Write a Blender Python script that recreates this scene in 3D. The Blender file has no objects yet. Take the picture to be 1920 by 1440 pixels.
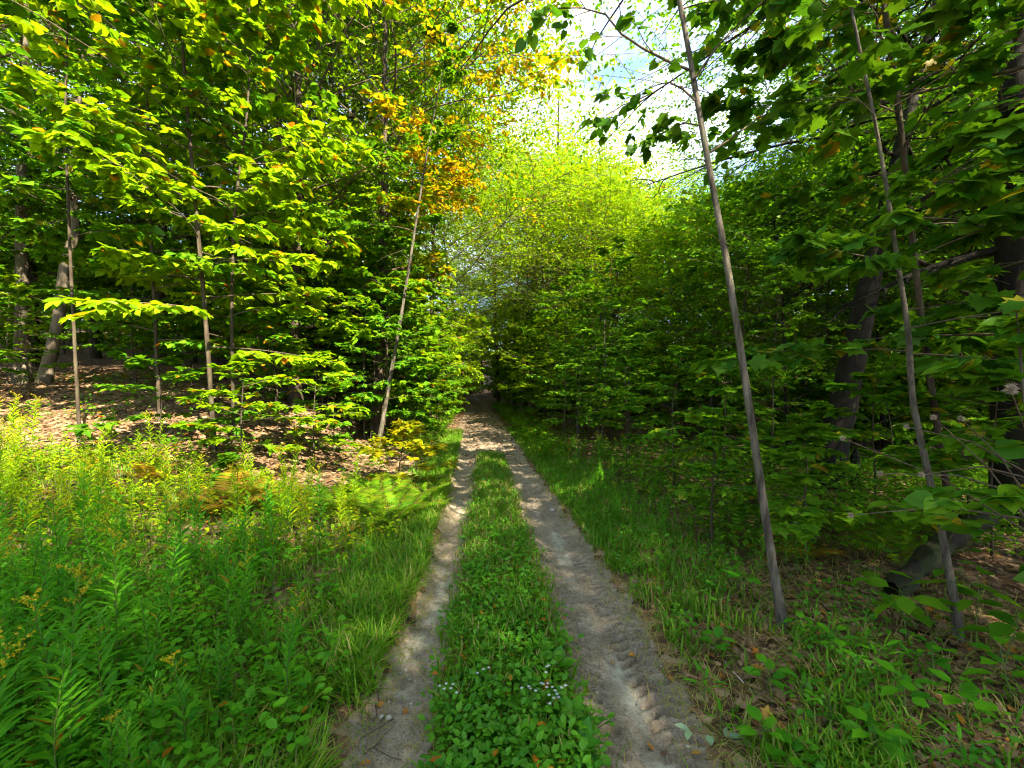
import bpy, math, numpy as np
from mathutils import Matrix, Vector

scene = bpy.context.scene
COL = scene.collection
R = math.radians

# ------------------------------------------------------------------ camera, sky, sun, exposure
CAM_H = 1.6
FPX = 800.0                                   # focal length in pixels of the 1920 px wide photograph
cam_d = bpy.data.cameras.new('camera'); cam_d.sensor_width = 36.0; cam_d.lens = FPX / 1920 * 36
cam_d.clip_start = 0.05; cam_d.clip_end = 2000
cam = bpy.data.objects.new('camera', cam_d); COL.objects.link(cam)
cam.location = (0, 0, CAM_H); cam.rotation_euler = (R(90), 0, 0)
scene.camera = cam

SUN_AZ, SUN_EL = 140.0, 44.0                   # degrees clockwise from the view direction, above the horizon
world = bpy.data.worlds.new('World'); scene.world = world; world.use_nodes = True
nt = world.node_tree; nt.nodes.clear()
w_out = nt.nodes.new('ShaderNodeOutputWorld'); w_bg = nt.nodes.new('ShaderNodeBackground')
sky = nt.nodes.new('ShaderNodeTexSky'); sky.sky_type = 'NISHITA'; sky.sun_disc = False
sky.sun_elevation = R(SUN_EL); sky.sun_rotation = R(SUN_AZ); sky.air_density = 1.0; sky.dust_density = 0.6
w_tc = nt.nodes.new('ShaderNodeTexCoord'); w_map = nt.nodes.new('ShaderNodeMapping')
w_map.inputs['Scale'].default_value = (1.6, 1.6, 3.4); w_map.inputs['Location'].default_value = (0.35, 0.1, 0.2)
w_no = nt.nodes.new('ShaderNodeTexNoise'); w_no.inputs['Scale'].default_value = 1.5
w_no.inputs['Detail'].default_value = 7; w_no.inputs['Roughness'].default_value = 0.55
w_rp = nt.nodes.new('ShaderNodeValToRGB')
w_rp.color_ramp.elements[0].position = 0.44; w_rp.color_ramp.elements[1].position = 0.64
w_mx = nt.nodes.new('ShaderNodeMix'); w_mx.data_type = 'RGBA'
w_mx.inputs['B'].default_value = (4.6, 4.9, 5.4, 1)
L = nt.links.new
L(w_tc.outputs['Generated'], w_map.inputs['Vector']); L(w_map.outputs['Vector'], w_no.inputs['Vector'])
L(w_no.outputs['Fac'], w_rp.inputs['Fac']); L(w_rp.outputs['Color'], w_mx.inputs['Factor'])
L(sky.outputs['Color'], w_mx.inputs['A']); L(w_mx.outputs['Result'], w_bg.inputs['Color'])
w_bg.inputs['Strength'].default_value = 0.084
L(w_bg.outputs['Background'], w_out.inputs['Surface'])

sun_d = bpy.data.lights.new('sun', 'SUN'); sun_d.energy = 5.0; sun_d.angle = R(0.55); sun_d.color = (1.0, 0.88, 0.60)
sun = bpy.data.objects.new('sun', sun_d); COL.objects.link(sun)
SUN_DIR = Vector((math.sin(R(SUN_AZ)) * math.cos(R(SUN_EL)), math.cos(R(SUN_AZ)) * math.cos(R(SUN_EL)), math.sin(R(SUN_EL))))
sun.rotation_euler = SUN_DIR.to_track_quat('Z', 'Y').to_euler(); sun.location = SUN_DIR * 60

vs = scene.view_settings
vs.view_transform = 'Standard'; vs.look = 'None'; vs.gamma = 1; vs.use_curve_mapping = False
vs.exposure = 2.98
cy = scene.cycles
cy.max_bounces = 4; cy.diffuse_bounces = 3; cy.glossy_bounces = 1; cy.transmission_bounces = 4
cy.caustics_reflective = False; cy.caustics_refractive = False
cy.filter_width = 1.15; cy.use_denoising = True; cy.use_adaptive_sampling = True; cy.adaptive_threshold = 0.02; cy.use_light_tree = False
world.cycles.sampling_method = 'MANUAL'; world.cycles.sample_map_resolution = 512

# ------------------------------------------------------------------ materials
def new_mat(name):
    m = bpy.data.materials.new(name); m.use_nodes = True
    t = m.node_tree; t.nodes.clear()
    o = t.nodes.new('ShaderNodeOutputMaterial')
    return m, t, o
def N(t, kind, **kw):
    n = t.nodes.new(kind)
    for k, v in kw.items(): setattr(n, k, v)
    return n
def mixc(t, a, b, fac, blend='MIX'):
    n = t.nodes.new('ShaderNodeMix'); n.data_type = 'RGBA'; n.blend_type = blend
    for key, v in (('A', a), ('B', b), ('Factor', fac)):
        if hasattr(v, 'links'): t.links.new(v, n.inputs[key])
        elif key == 'Factor': n.inputs[key].default_value = v
        else: n.inputs[key].default_value = (*v, 1)
    return n.outputs['Result']
def math_n(t, op, a, b=None, clamp=False):
    n = t.nodes.new('ShaderNodeMath'); n.operation = op; n.use_clamp = clamp
    for i, v in enumerate((a, b)):
        if v is None: continue
        if hasattr(v, 'links'): t.links.new(v, n.inputs[i])
        else: n.inputs[i].default_value = v
    return n.outputs[0]

def leaf_mat(name, dark, light, aut1=(.30, .17, .01), aut2=(.34, .075, .008), transl=.5, tboost=(1.5, 1.35, .55), rough=.42, spec=.35):
    m, t, o = new_mat(name)
    at = N(t, 'ShaderNodeAttribute', attribute_name='tint'); oi = N(t, 'ShaderNodeObjectInfo')
    sp = N(t, 'ShaderNodeSeparateColor'); t.links.new(at.outputs['Color'], sp.inputs['Color'])
    r = math_n(t, 'FRACT', math_n(t, 'ADD', sp.outputs[0], oi.outputs['Random']))
    green = mixc(t, dark, light, r)
    aut = mixc(t, aut1, aut2, math_n(t, 'FRACT', math_n(t, 'MULTIPLY', r, 3.7)))
    c = mixc(t, green, aut, sp.outputs[1])
    br = N(t, 'ShaderNodeBsdfDiffuse'); t.links.new(c, br.inputs['Color'])
    tr = N(t, 'ShaderNodeBsdfTranslucent')
    t.links.new(mixc(t, c, tboost, 1.0, 'MULTIPLY'), tr.inputs['Color'])
    mx = N(t, 'ShaderNodeMixShader'); mx.inputs[0].default_value = transl
    t.links.new(br.outputs[0], mx.inputs[1]); t.links.new(tr.outputs[0], mx.inputs[2])
    gl = N(t, 'ShaderNodeBsdfGlossy'); gl.inputs['Roughness'].default_value = rough; gl.inputs['Color'].default_value = (.9, .9, .9, 1)
    m2 = N(t, 'ShaderNodeMixShader'); m2.inputs[0].default_value = .022 * spec
    t.links.new(mx.outputs[0], m2.inputs[1]); t.links.new(gl.outputs[0], m2.inputs[2])
    t.links.new(m2.outputs[0], o.inputs['Surface'])
    return m

M = {}
M['leaf_green'] = leaf_mat('leaf_green', (.045, .155, .008), (.115, .25, .008))
M['leaf_lime'] = leaf_mat('leaf_lime', (.10, .235, .006), (.22, .33, .006))
M['leaf_gold'] = leaf_mat('leaf_gold', (.16, .24, .006), (.24, .30, .006), (.40, .30, .01), (.42, .24, .01))
M['leaf_dark'] = leaf_mat('leaf_dark', (.028, .11, .010), (.085, .195, .010), (.26, .25, .015), (.30, .19, .015), transl=.42)
M['leaf_shade'] = leaf_mat('leaf_shade', (.045, .16, .010), (.12, .25, .010), (.26, .25, .015), (.30, .19, .015), transl=.45)
M['needle'] = leaf_mat('needle', (.012, .045, .010), (.03, .085, .012), transl=.2, rough=.5)
M['herb'] = leaf_mat('herb', (.038, .19, .010), (.10, .30, .010), transl=.45)
M['herb_sunlit'] = leaf_mat('herb_sunlit', (.14, .30, .006), (.34, .44, .008), (.36, .20, .02), (.30, .11, .02), transl=.45)  # herb leaves with the yellow of sunlight put into their colour
M['herb_low'] = leaf_mat('herb_low', (.035, .16, .012), (.09, .26, .012), transl=.4, spec=.5)
M['grass'] = leaf_mat('grass', (.055, .18, .010), (.14, .28, .014), (.28, .23, .08), (.34, .26, .12), transl=.4)
M['fern'] = leaf_mat('fern', (.08, .22, .008), (.16, .32, .010), (.30, .17, .02), (.26, .09, .015), transl=.45)
M['litter'] = leaf_mat('litter', (.10, .055, .03), (.26, .17, .105), (.35, .11, .02), (.34, .20, .03), transl=.1, tboost=(1, 1, 1), rough=.6)
M['pale_leaf'] = leaf_mat('pale_leaf', (.17, .26, .17), (.22, .32, .22), transl=.25, tboost=(1, 1, .8), rough=.55)
M['petal'] = leaf_mat('petal', (.62, .62, .70), (.7, .7, .78), transl=.3, tboost=(1, 1, 1))
M['seed_head'] = leaf_mat('seed_head', (.30, .24, .20), (.42, .34, .30), transl=.4, tboost=(1, 1, 1), rough=.8)
M['goldenrod_flower'] = leaf_mat('goldenrod_flower', (.30, .26, .01), (.42, .34, .01), transl=.3, tboost=(1, 1, 1))

def bark_mat(name, c1, c2, c3, scale=18., bump=.5, moss=0.):
    m, t, o = new_mat(name)
    tc = N(t, 'ShaderNodeTexCoord'); mp = N(t, 'ShaderNodeMapping'); mp.inputs['Scale'].default_value = (scale, scale, scale * .18)
    t.links.new(tc.outputs['Object'], mp.inputs['Vector'])
    n1 = N(t, 'ShaderNodeTexNoise'); n1.inputs['Scale'].default_value = 1.; n1.inputs['Detail'].default_value = 6; n1.inputs['Roughness'].default_value = .65
    t.links.new(mp.outputs[0], n1.inputs['Vector'])
    n2 = N(t, 'ShaderNodeTexNoise'); n2.inputs['Scale'].default_value = 5.; n2.inputs['Detail'].default_value = 4
    t.links.new(tc.outputs['Object'], n2.inputs['Vector'])
    rp = N(t, 'ShaderNodeValToRGB'); rp.color_ramp.elements[0].position = .36; rp.color_ramp.elements[1].position = .66
    t.links.new(n1.outputs['Fac'], rp.inputs['Fac'])
    c = mixc(t, c1, c2, rp.outputs['Color'])
    rp2 = N(t, 'ShaderNodeValToRGB'); rp2.color_ramp.elements[0].position = .40 if moss else .52; rp2.color_ramp.elements[1].position = .56 if moss else .66
    t.links.new(n2.outputs['Fac'], rp2.inputs['Fac'])
    c = mixc(t, c, c3, math_n(t, 'MULTIPLY', rp2.outputs['Color'], .75 if moss else .5))
    br = N(t, 'ShaderNodeBsdfPrincipled'); br.inputs['Roughness'].default_value = .85; br.inputs['Specular IOR Level'].default_value = .2
    t.links.new(c, br.inputs['Base Color'])
    bp = N(t, 'ShaderNodeBump'); bp.inputs['Strength'].default_value = bump; bp.inputs['Distance'].default_value = .02
    t.links.new(n1.outputs['Fac'], bp.inputs['Height']); t.links.new(bp.outputs[0], br.inputs['Normal'])
    t.links.new(br.outputs[0], o.inputs['Surface'])
    return m
M['bark_grey'] = bark_mat('bark_grey', (.032, .026, .021), (.13, .112, .095), (.075, .085, .05), 26, .8)
M['bark_brown'] = bark_mat('bark_brown', (.022, .016, .012), (.075, .057, .042), (.05, .058, .03), 16, .9)
M['bark_dark'] = bark_mat('bark_dark', (.005, .004, .0035), (.015, .012, .010), (.010, .009, .007), 12, .9)
M['bark_pale'] = bark_mat('bark_pale', (.07, .055, .042), (.17, .14, .11), (.06, .065, .035), 14, .6)
M['bark_moss'] = bark_mat('bark_moss', (.006, .005, .004), (.020, .014, .009), (.018, .028, .005), 9, 1., moss=1)
M['twig'] = bark_mat('twig', (.05, .036, .026), (.12, .09, .065), (.08, .07, .05), 40, .3)
M['stem_green'] = bark_mat('stem_green', (.05, .09, .02), (.09, .13, .03), (.10, .07, .03), 40, .2)
M['stem_red'] = bark_mat('stem_red', (.09, .05, .025), (.16, .09, .04), (.08, .09, .03), 40, .2)

def ground_mat(name):
    """leaf litter and humus, going over to pale trodden silt where the 'dirt' attribute says so"""
    m, t, o = new_mat(name)
    tc = N(t, 'ShaderNodeTexCoord')
    at = N(t, 'ShaderNodeAttribute', attribute_name='dirt'); sp = N(t, 'ShaderNodeSeparateColor'); t.links.new(at.outputs['Color'], sp.inputs['Color'])
    def noise(sc, det=5, rough=.6):
        n = N(t, 'ShaderNodeTexNoise'); n.inputs['Scale'].default_value = sc; n.inputs['Detail'].default_value = det; n.inputs['Roughness'].default_value = rough
        t.links.new(tc.outputs['Object'], n.inputs['Vector']); return n.outputs['Fac']
    def ramp(f, a, b):
        n = N(t, 'ShaderNodeValToRGB'); n.color_ramp.elements[0].position = a; n.color_ramp.elements[1].position = b
        t.links.new(f, n.inputs['Fac']); return n.outputs['Color']
    vo = N(t, 'ShaderNodeTexVoronoi'); vo.inputs['Scale'].default_value = 17; vo.inputs['Randomness'].default_value = 1
    t.links.new(tc.outputs['Object'], vo.inputs['Vector'])
    sv = N(t, 'ShaderNodeSeparateColor'); t.links.new(vo.outputs['Color'], sv.inputs['Color'])
    lit = mixc(t, (.06, .036, .02), (.21, .125, .075), sv.outputs[0])
    lit = mixc(t, lit, (.27, .19, .13), ramp(sv.outputs[1], .80, .84))
    lit = mixc(t, lit, (.025, .018, .012), ramp(noise(6.), .52, .68))
    d1 = mixc(t, (.145, .112, .090), (.33, .275, .23), ramp(noise(7., 8, .7), .30, .68))
    d1 = mixc(t, d1, (.09, .064, .046), math_n(t, 'MULTIPLY', ramp(noise(85., 3, .7), .50, .64), .75))
    mud = mixc(t, (.25, .22, .19), (.42, .39, .35), ramp(noise(11., 6, .7), .30, .62))
    d1 = mixc(t, d1, mud, math_n(t, 'MULTIPLY', sp.outputs[1], ramp(noise(5., 5, .7), .42, .58)))
    nz = math_n(t, 'MULTIPLY', math_n(t, 'SUBTRACT', noise(26., 5, .7), .5), 1.1)
    f = math_n(t, 'ADD', sp.outputs[0], nz)
    c = mixc(t, lit, d1, ramp(f, .38, .60))
    br = N(t, 'ShaderNodeBsdfPrincipled'); br.inputs['Roughness'].default_value = .9; br.inputs['Specular IOR Level'].default_value = .15
    t.links.new(c, br.inputs['Base Color'])
    h = math_n(t, 'ADD', math_n(t, 'MULTIPLY', noise(60., 6, .7), .6), math_n(t, 'MULTIPLY', sv.outputs[2], .5))
    bp = N(t, 'ShaderNodeBump'); bp.inputs['Strength'].default_value = .9; bp.inputs['Distance'].default_value = .025
    t.links.new(h, bp.inputs['Height']); t.links.new(bp.outputs[0], br.inputs['Normal'])
    t.links.new(br.outputs[0], o.inputs['Surface'])
    return m
M['ground'] = ground_mat('ground')

def stone_mat(name, a, b):
    m, t, o = new_mat(name)
    tc = N(t, 'ShaderNodeTexCoord'); n1 = N(t, 'ShaderNodeTexNoise'); n1.inputs['Scale'].default_value = 30; n1.inputs['Detail'].default_value = 5
    t.links.new(tc.outputs['Object'], n1.inputs['Vector'])
    oi = N(t, 'ShaderNodeObjectInfo')
    c = mixc(t, a, b, math_n(t, 'MULTIPLY', math_n(t, 'ADD', n1.outputs['Fac'], oi.outputs['Random']), .5))
    br = N(t, 'ShaderNodeBsdfPrincipled'); br.inputs['Roughness'].default_value = .8
    t.links.new(c, br.inputs['Base Color']); t.links.new(br.outputs[0], o.inputs['Surface'])
    return m
M['stone'] = stone_mat('stone', (.16, .15, .15), (.42, .40, .37))

# ------------------------------------------------------------------ mesh and object helpers
def mk_mesh(name, V, faces, mat, tint=None, attr='tint', smooth=False):
    V = np.ascontiguousarray(np.asarray(V, np.float32).reshape(-1, 3))
    if not isinstance(faces, list): faces = [faces]
    faces = [np.asarray(f, np.int32) for f in faces if len(f)]
    me = bpy.data.meshes.new(name)
    me.vertices.add(len(V)); me.vertices.foreach_set('co', V.ravel())
    loops = np.concatenate([f.ravel() for f in faces])
    tot = np.concatenate([np.full(len(f), f.shape[1], np.int32) for f in faces])
    start = np.concatenate([[0], np.cumsum(tot)[:-1]]).astype(np.int32)
    me.loops.add(len(loops)); me.loops.foreach_set('vertex_index', loops)
    me.polygons.add(len(tot)); me.polygons.foreach_set('loop_start', start); me.polygons.foreach_set('loop_total', tot)
    if smooth: me.polygons.foreach_set('use_smooth', np.ones(len(tot), bool))
    me.materials.append(mat)
    if tint is not None:
        a = me.attributes.new(attr, 'FLOAT_COLOR', 'POINT')
        c = np.zeros((len(V), 4), np.float32); c[:, 3] = 1
        tint = np.asarray(tint, np.float32); c[:, :tint.shape[1]] = tint
        a.data.foreach_set('color', c.ravel())
    me.update(calc_edges=True)
    return me
def add(name, me, parent=None, loc=None):
    o = bpy.data.objects.new(name, me); COL.objects.link(o)
    if parent is not None: o.parent = parent
    if loc is not None: o.location = loc
    return o
def tag(o, label=None, cat=None, group=None, kind=None):
    if label: o['label'] = label
    if cat: o['category'] = cat
    if group: o['group'] = group
    if kind: o['kind'] = kind
    return o
def thing(name, label, cat, loc=(0, 0, 0), rz=0., sc=1., group=None, tilt=(0, 0)):
    o = bpy.data.objects.new(name, None); o.empty_display_size = .1; COL.objects.link(o)
    o.location = loc; o.rotation_euler = (tilt[0], tilt[1], rz)
    o.scale = (sc, sc, sc) if np.isscalar(sc) else sc
    return tag(o, label, cat, group)

def unit(v): return v / np.maximum(np.linalg.norm(v, axis=-1, keepdims=True), 1e-9)
def frames(D, Nn):
    X = unit(D); Z = unit(Nn - (Nn * X).sum(-1, keepdims=True) * X); return X, np.cross(Z, X), Z

# leaf blades: x along the midrib, y across, z the upper face
def tpl(v, f): return np.array(v, np.float32), np.array(f, np.int32)
T_DIAMOND = tpl([(0, 0, 0), (.45, .30, .07), (1, 0, -.06), (.45, -.30, .07)], [(0, 2, 1), (0, 3, 2)])
T_OVATE = tpl([(0, 0, 0), (.22, .25, .05), (.58, .29, .06), (1, 0, -.10), (.58, -.29, .06), (.22, -.25, .05), (.42, 0, 0)],
              [(0, 6, 1), (1, 6, 2), (2, 6, 3), (3, 6, 4), (4, 6, 5), (5, 6, 0)])
T_HEART = tpl([(.06, 0, 0), (-.04, .20, .03), (.16, .38, .05), (.45, .38, .05), (.75, .20, .0), (1, 0, -.10), (.75, -.20, .0), (.45, -.38, .05), (.16, -.38, .05), (-.04, -.20, .03), (.5, 0, -.02)],
              [(0, 10, 1), (1, 10, 2), (2, 10, 3), (3, 10, 4), (4, 10, 5), (5, 10, 6), (6, 10, 7), (7, 10, 8), (8, 10, 9), (9, 10, 0)])
_mp = [(0, 0), (.02, .16), (-.02, .42), (.22, .34), (.40, .58), (.48, .36), (.62, .40), (.66, .20), (1.0, 0)]
_mp = _mp + [(x, -y) for x, y in _mp[-2:0:-1]]
T_MAPLE = tpl([(x, y, .06 * abs(y) * 2 - .10 * x * x) for x, y in _mp] + [(.36, 0, -.01)],
              [(i, len(_mp), (i + 1) % len(_mp)) for i in range(len(_mp))])
T_LANCE = tpl([(0, 0, 0), (.30, .085, .03), (.68, .07, .0), (1, 0, -.12), (.68, -.07, .0), (.30, -.085, .03)], [(0, 5, 1), (1, 5, 4), (1, 4, 2), (2, 4, 3)])
T_NEEDLE = tpl([(0, 0, 0), (.5, .07, .0), (1, 0, 0), (.5, -.07, .0)], [(0, 2, 1), (0, 3, 2)])
T_LOBED = tpl([(0, 0, 0), (.12, .10, .02), (.30, .36, .08), (.38, .16, .03), (.58, .34, .09), (.66, .15, .03), (1, 0, .05), (.66, -.15, .03), (.58, -.34, .07), (.38, -.16, .03), (.30, -.36, .10), (.12, -.10, .02), (.45, 0, -.03)],
              [(i, 12, (i + 1) % 12) for i in range(12)])

def blades(T, P, D, Nn, S, tint, aut=None):
    v, f = T; n = len(P)
    X, Y, Z = frames(D, Nn)
    V = P[:, None] + S[:, None, None] * (v[None, :, 0:1] * X[:, None] + v[None, :, 1:2] * Y[:, None] + v[None, :, 2:3] * Z[:, None])
    F = f[None] + (np.arange(n) * len(v))[:, None, None]
    c = np.stack([tint, np.zeros(n) if aut is None else aut], 1)
    return V.reshape(-1, 3), F.reshape(-1, f.shape[1]), np.repeat(c, len(v), 0)

def tubes(P, Rr, k):
    """P (m,n,3), R (m,n) -> tapered tubes"""
    m, n, _ = P.shape
    Tg = unit(np.gradient(P, axis=1))
    ov = unit(P[:, -1] - P[:, 0])
    ref = np.where(np.abs(ov[:, 2:3]) > .7, np.array([[1., 0, 0]]), np.array([[0, 0, 1.]]))[:, None]
    U = unit(np.cross(Tg, np.broadcast_to(ref, Tg.shape))); W = np.cross(Tg, U)
    a = np.arange(k) * 2 * np.pi / k
    V = P[:, :, None] + Rr[:, :, None, None] * (np.cos(a)[:, None] * U[:, :, None] + np.sin(a)[:, None] * W[:, :, None])
    i = np.arange(n - 1)[:, None]; j = np.arange(k)[None]
    q = np.stack([i * k + j, i * k + (j + 1) % k, (i + 1) * k + (j + 1) % k, (i + 1) * k + j], -1).reshape(-1, 4)
    F = q[None] + (np.arange(m) * n * k)[:, None, None]
    return V.reshape(-1, 3), F.reshape(-1, 4)
def join(parts):
    Vs, Fs, off = [], [], 0
    for V, F in parts: Vs.append(V); Fs.append(F + off); off += len(V)
    return np.concatenate(Vs), np.concatenate(Fs)

def interp(P, s):
    """P (m,n,3), s (m,c) in 0..1 -> points and tangents (m,c,3)"""
    m, n, _ = P.shape
    x = np.clip(s, 0, .9999) * (n - 1); i = x.astype(int); f = (x - i)[..., None]
    mm = np.arange(m)[:, None]
    a, b = P[mm, i], P[mm, np.minimum(i + 1, n - 1)]
    return a + (b - a) * f, unit(b - a)
def sweep(P0, D, Ln, droop, n, wob, rng):
    """curves from P0 (m,3) along D, bending by droop (added z over the length, in units of length)"""
    m = len(P0); t = np.linspace(0, 1, n)[None, :, None]
    side = unit(np.cross(D, np.array([0, 0, 1.])) + 1e-6)
    w = rng.normal(0, wob, (m, 1, 1)) * t * t + rng.normal(0, wob * .5, (m, 1, 1)) * np.sin(t * 6)
    z = np.zeros((m, n, 3)); z[..., 2] = (np.asarray(droop).reshape(-1, 1) * np.ones((m, 1))) * (t[..., 0] ** 2)
    return P0[:, None] + Ln[:, None, None] * (D[:, None] * t + side[:, None] * w + z)
def offshoots(P, Ln, cnt, s0, s1, ang, lenfac, taper, droop, n, rng, zj=.18, wob=.10):
    m = len(P)
    s = s0 + (s1 - s0) * (np.arange(cnt)[None] + rng.random((m, cnt))) / cnt
    Q, Tg = interp(P, s)
    side = unit(np.cross(Tg, np.array([0, 0, 1.])) + 1e-6) * np.where(np.arange(cnt) % 2, 1, -1)[None, :, None]
    a = R(ang) * (1 + rng.normal(0, .22, (m, cnt, 1)))
    D = np.cos(a) * Tg + np.sin(a) * side; D[..., 2] += rng.normal(0, zj, (m, cnt))
    Lc = Ln[:, None] * lenfac * (1 - taper * s) * (.65 + .7 * rng.random((m, cnt)))
    Q, D, Lc = Q.reshape(-1, 3), unit(D).reshape(-1, 3), Lc.ravel()
    return sweep(Q, D, Lc, droop, n, wob, rng), Lc
def leaves_on(P, per, size, rng, ang=52, droop=.15, nj=.32, s0=.12, sv=.22):
    m = len(P)
    s = s0 + (1 - s0) * (np.arange(per)[None] + rng.random((m, per))) / per
    Q, Tg = interp(P, s)
    side = unit(np.cross(Tg, np.array([0, 0, 1.])) + 1e-6) * np.where(np.arange(per) % 2, 1, -1)[None, :, None]
    a = R(ang) * (1 - .75 * (s[..., None] > .93)) * (1 + rng.normal(0, .3, (m, per, 1)))
    D = np.cos(a) * Tg + np.sin(a) * side; D[..., 2] += rng.normal(-droop, .22, (m, per))
    Nn = rng.normal(0, nj, (m, per, 3)); Nn[..., 2] += 1
    S = size * np.clip(rng.normal(1, sv, (m, per)), .45, 1.6)
    return Q.reshape(-1, 3), D.reshape(-1, 3), Nn.reshape(-1, 3), S.ravel()

def trunk_curve(h, rng, lean=(0, 0), n=14, wob=.02):
    t = np.linspace(0, 1, n); p = np.zeros((n, 3)); p[:, 2] = t * h
    for ax in (0, 1):
        p[:, ax] = lean[ax] * h * t + h * wob * (rng.normal() * np.sin(t * 4.1 + rng.random() * 6) + .5 * rng.normal() * np.sin(t * 9 + rng.random() * 6)) * t
    return p

class Grown: pass
def grow(seed, trunk, trad, n_limb, z0, z1, length, elev=(10, 55), n2=7, n3=4, nl=7, leaf=.09, f2=.42, f3=.38, droop=-.12,
         dead=0, limb_r=.35, extra=None, nj=.32, ldroop=.15, zj=.18, ang2=50, s02=.2):
    """A tree's skeleton from its trunk polyline: limbs, branchlets, twigs and leaf stations."""
    rng = np.random.default_rng(seed); g = Grown(); g.rng = rng
    n = len(trunk); g.trunk = trunk; g.trad = trad
    u = (np.arange(n_limb) + rng.random(n_limb)) / n_limb
    s = z0 + (z1 - z0) * u
    Q, Tg = interp(trunk[None], s[None]); Q, Tg = Q[0], Tg[0]
    az = np.arange(n_limb) * 2.399 + rng.normal(0, .35, n_limb)
    el = R(1) * (elev[0] + (elev[1] - elev[0]) * u + rng.normal(0, 7, n_limb))
    D = np.stack([np.cos(az) * np.cos(el), np.sin(az) * np.cos(el), np.sin(el)], 1)
    Ln = np.array([length(x) for x in u]) * (.75 + .5 * rng.random(n_limb))
    P1 = sweep(Q, D, Ln, droop, 8, .10, rng)
    r1 = np.interp(s, np.linspace(0, 1, n), trad) * limb_r
    if extra is not None:                                   # limbs traced singly: list of (points (8,3), radius)
        P1 = np.concatenate([P1] + [e[0][None] for e in extra]); r1 = np.concatenate([r1, [e[1] for e in extra]])
        Ln = np.concatenate([Ln, [np.linalg.norm(np.diff(e[0], axis=0), axis=1).sum() for e in extra]])
    r1 = np.maximum(r1, .0035)
    P2, L2 = offshoots(P1, Ln, n2, s02, 1., ang2, f2, .55, droop * .7, 5, rng, zj)
    P3, L3 = offshoots(P2, L2, n3, .15, 1., 48, f3, .4, droop, 4, rng, zj * 1.2)
    allt = [P3, interp_curve(P2, 4)]
    PL = np.concatenate(allt)
    g.P1, g.r1, g.P2, g.P3 = P1, r1, P2, P3
    g.leaf = leaves_on(PL, nl, leaf, rng, nj=nj, droop=ldroop)
    if dead:
        sd = rng.random(dead) * z0 * .95 + .05; Qd, _ = interp(trunk[None], sd[None])
        ad = rng.random(dead) * 6.28; Dd = np.stack([np.cos(ad), np.sin(ad), rng.normal(.1, .25, dead)], 1)
        g.dead = sweep(Qd[0], unit(Dd), .5 + 1.1 * rng.random(dead), -.1, 8, .12, rng)
    else: g.dead = None
    return g
def interp_curve(P, n):
    s = np.broadcast_to(np.linspace(.35, 1, n)[None], (len(P), n)); return interp(P, s)[0]
def taper(P, r0, r1): return np.linspace(1, r1 / 1., P.shape[1])[None] * np.asarray(r0).reshape(-1, 1)
def trunk_mesh(name, g, mat, k=10, flare=1.5):
    rr = np.array(g.trad, float)
    P = g.trunk; z = np.linspace(0, 1, len(P))
    fine = np.linspace(0, 1, len(P) * 2)
    P = np.stack([np.interp(fine, z, P[:, i]) for i in range(3)], 1); rr = np.interp(fine, z, rr)
    h = P[:, 2] - P[0, 2]; rr = rr * (1 + (flare - 1) * np.exp(-h / .18)); P = P.copy(); P[0, 2] -= .25
    V, F = tubes(P[None], rr[None], k)
    rng = np.random.default_rng(5); V = V + (rng.normal(0, 1, V.shape) * np.repeat(rr, k)[:, None] * .035)
    return mk_mesh(name, V, F, mat, smooth=True)
def wood_mesh(name, g, mat, limbs=True, twigs=True, k=5):
    parts = []
    if limbs: parts.append(tubes(g.P1, taper(g.P1, g.r1, .25), k))
    if g.dead is not None: parts.append(tubes(g.dead, taper(g.dead, np.full(len(g.dead), .009), .2), 3))
    parts.append(tubes(g.P2, taper(g.P2, np.maximum(np.repeat(g.r1, len(g.P2) // len(g.P1)) * .42, .0025), .35), 3))
    if twigs: parts.append(tubes(g.P3, np.full(g.P3.shape[:2], .0022), 3))
    return mk_mesh(name, *join(parts), mat, smooth=True)
def crown_mesh(name, g, T, mat, aut=None, sel=None):
    P, D, Nn, S = g.leaf
    n = len(P); tint = np.clip(.5 + .22 * g.rng.normal(size=n), 0, .999)
    a = None if aut is None else aut(P, g.rng)
    if sel is not None: P, D, Nn, S, tint = P[sel], D[sel], Nn[sel], S[sel], tint[sel]; a = None if a is None else a[sel]
    V, F, c = blades(T, P, D, Nn, S, tint, a)
    return mk_mesh(name, V, F, mat, c)

# ------------------------------------------------------------------ terrain
def sstep(a, b, x): t = np.clip((x - a) / (b - a), 0, 1); return t * t * (3 - 2 * t)
def pc(y): return .25 - .092 * y - .0022 * np.maximum(y - 26, 0) ** 2          # centre line of the track
def wob(x, y, s): return (np.sin(x * 1.3 * s + 1.7) * np.cos(y * 1.1 * s + .4) + .6 * np.sin(x * 2.9 * s - y * 2.3 * s + 2.) + .4 * np.cos(x * 4.7 * s + y * 5.3 * s)) / 2
def rut_l(y): return np.interp(y, [1.2, 1.8, 3, 4.2, 6, 9, 14], [-.64, -.60, -.53, -.475, -.42, -.36, -.34]) + .015 * np.sin(y * 2.3), np.interp(y, [1.2, 1.8, 2.8, 4.2, 6, 9], [.20, .195, .16, .14, .18, .21])
def rut_r(y): return np.interp(y, [1.2, 1.8, 3, 4.2, 6, 9, 14], [.50, .535, .59, .62, .64, .66, .60]) + .012 * np.sin(y * 2. + 1), np.interp(y, [1.2, 1.8, 4, 6, 9], [.285, .285, .295, .29, .22])
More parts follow.
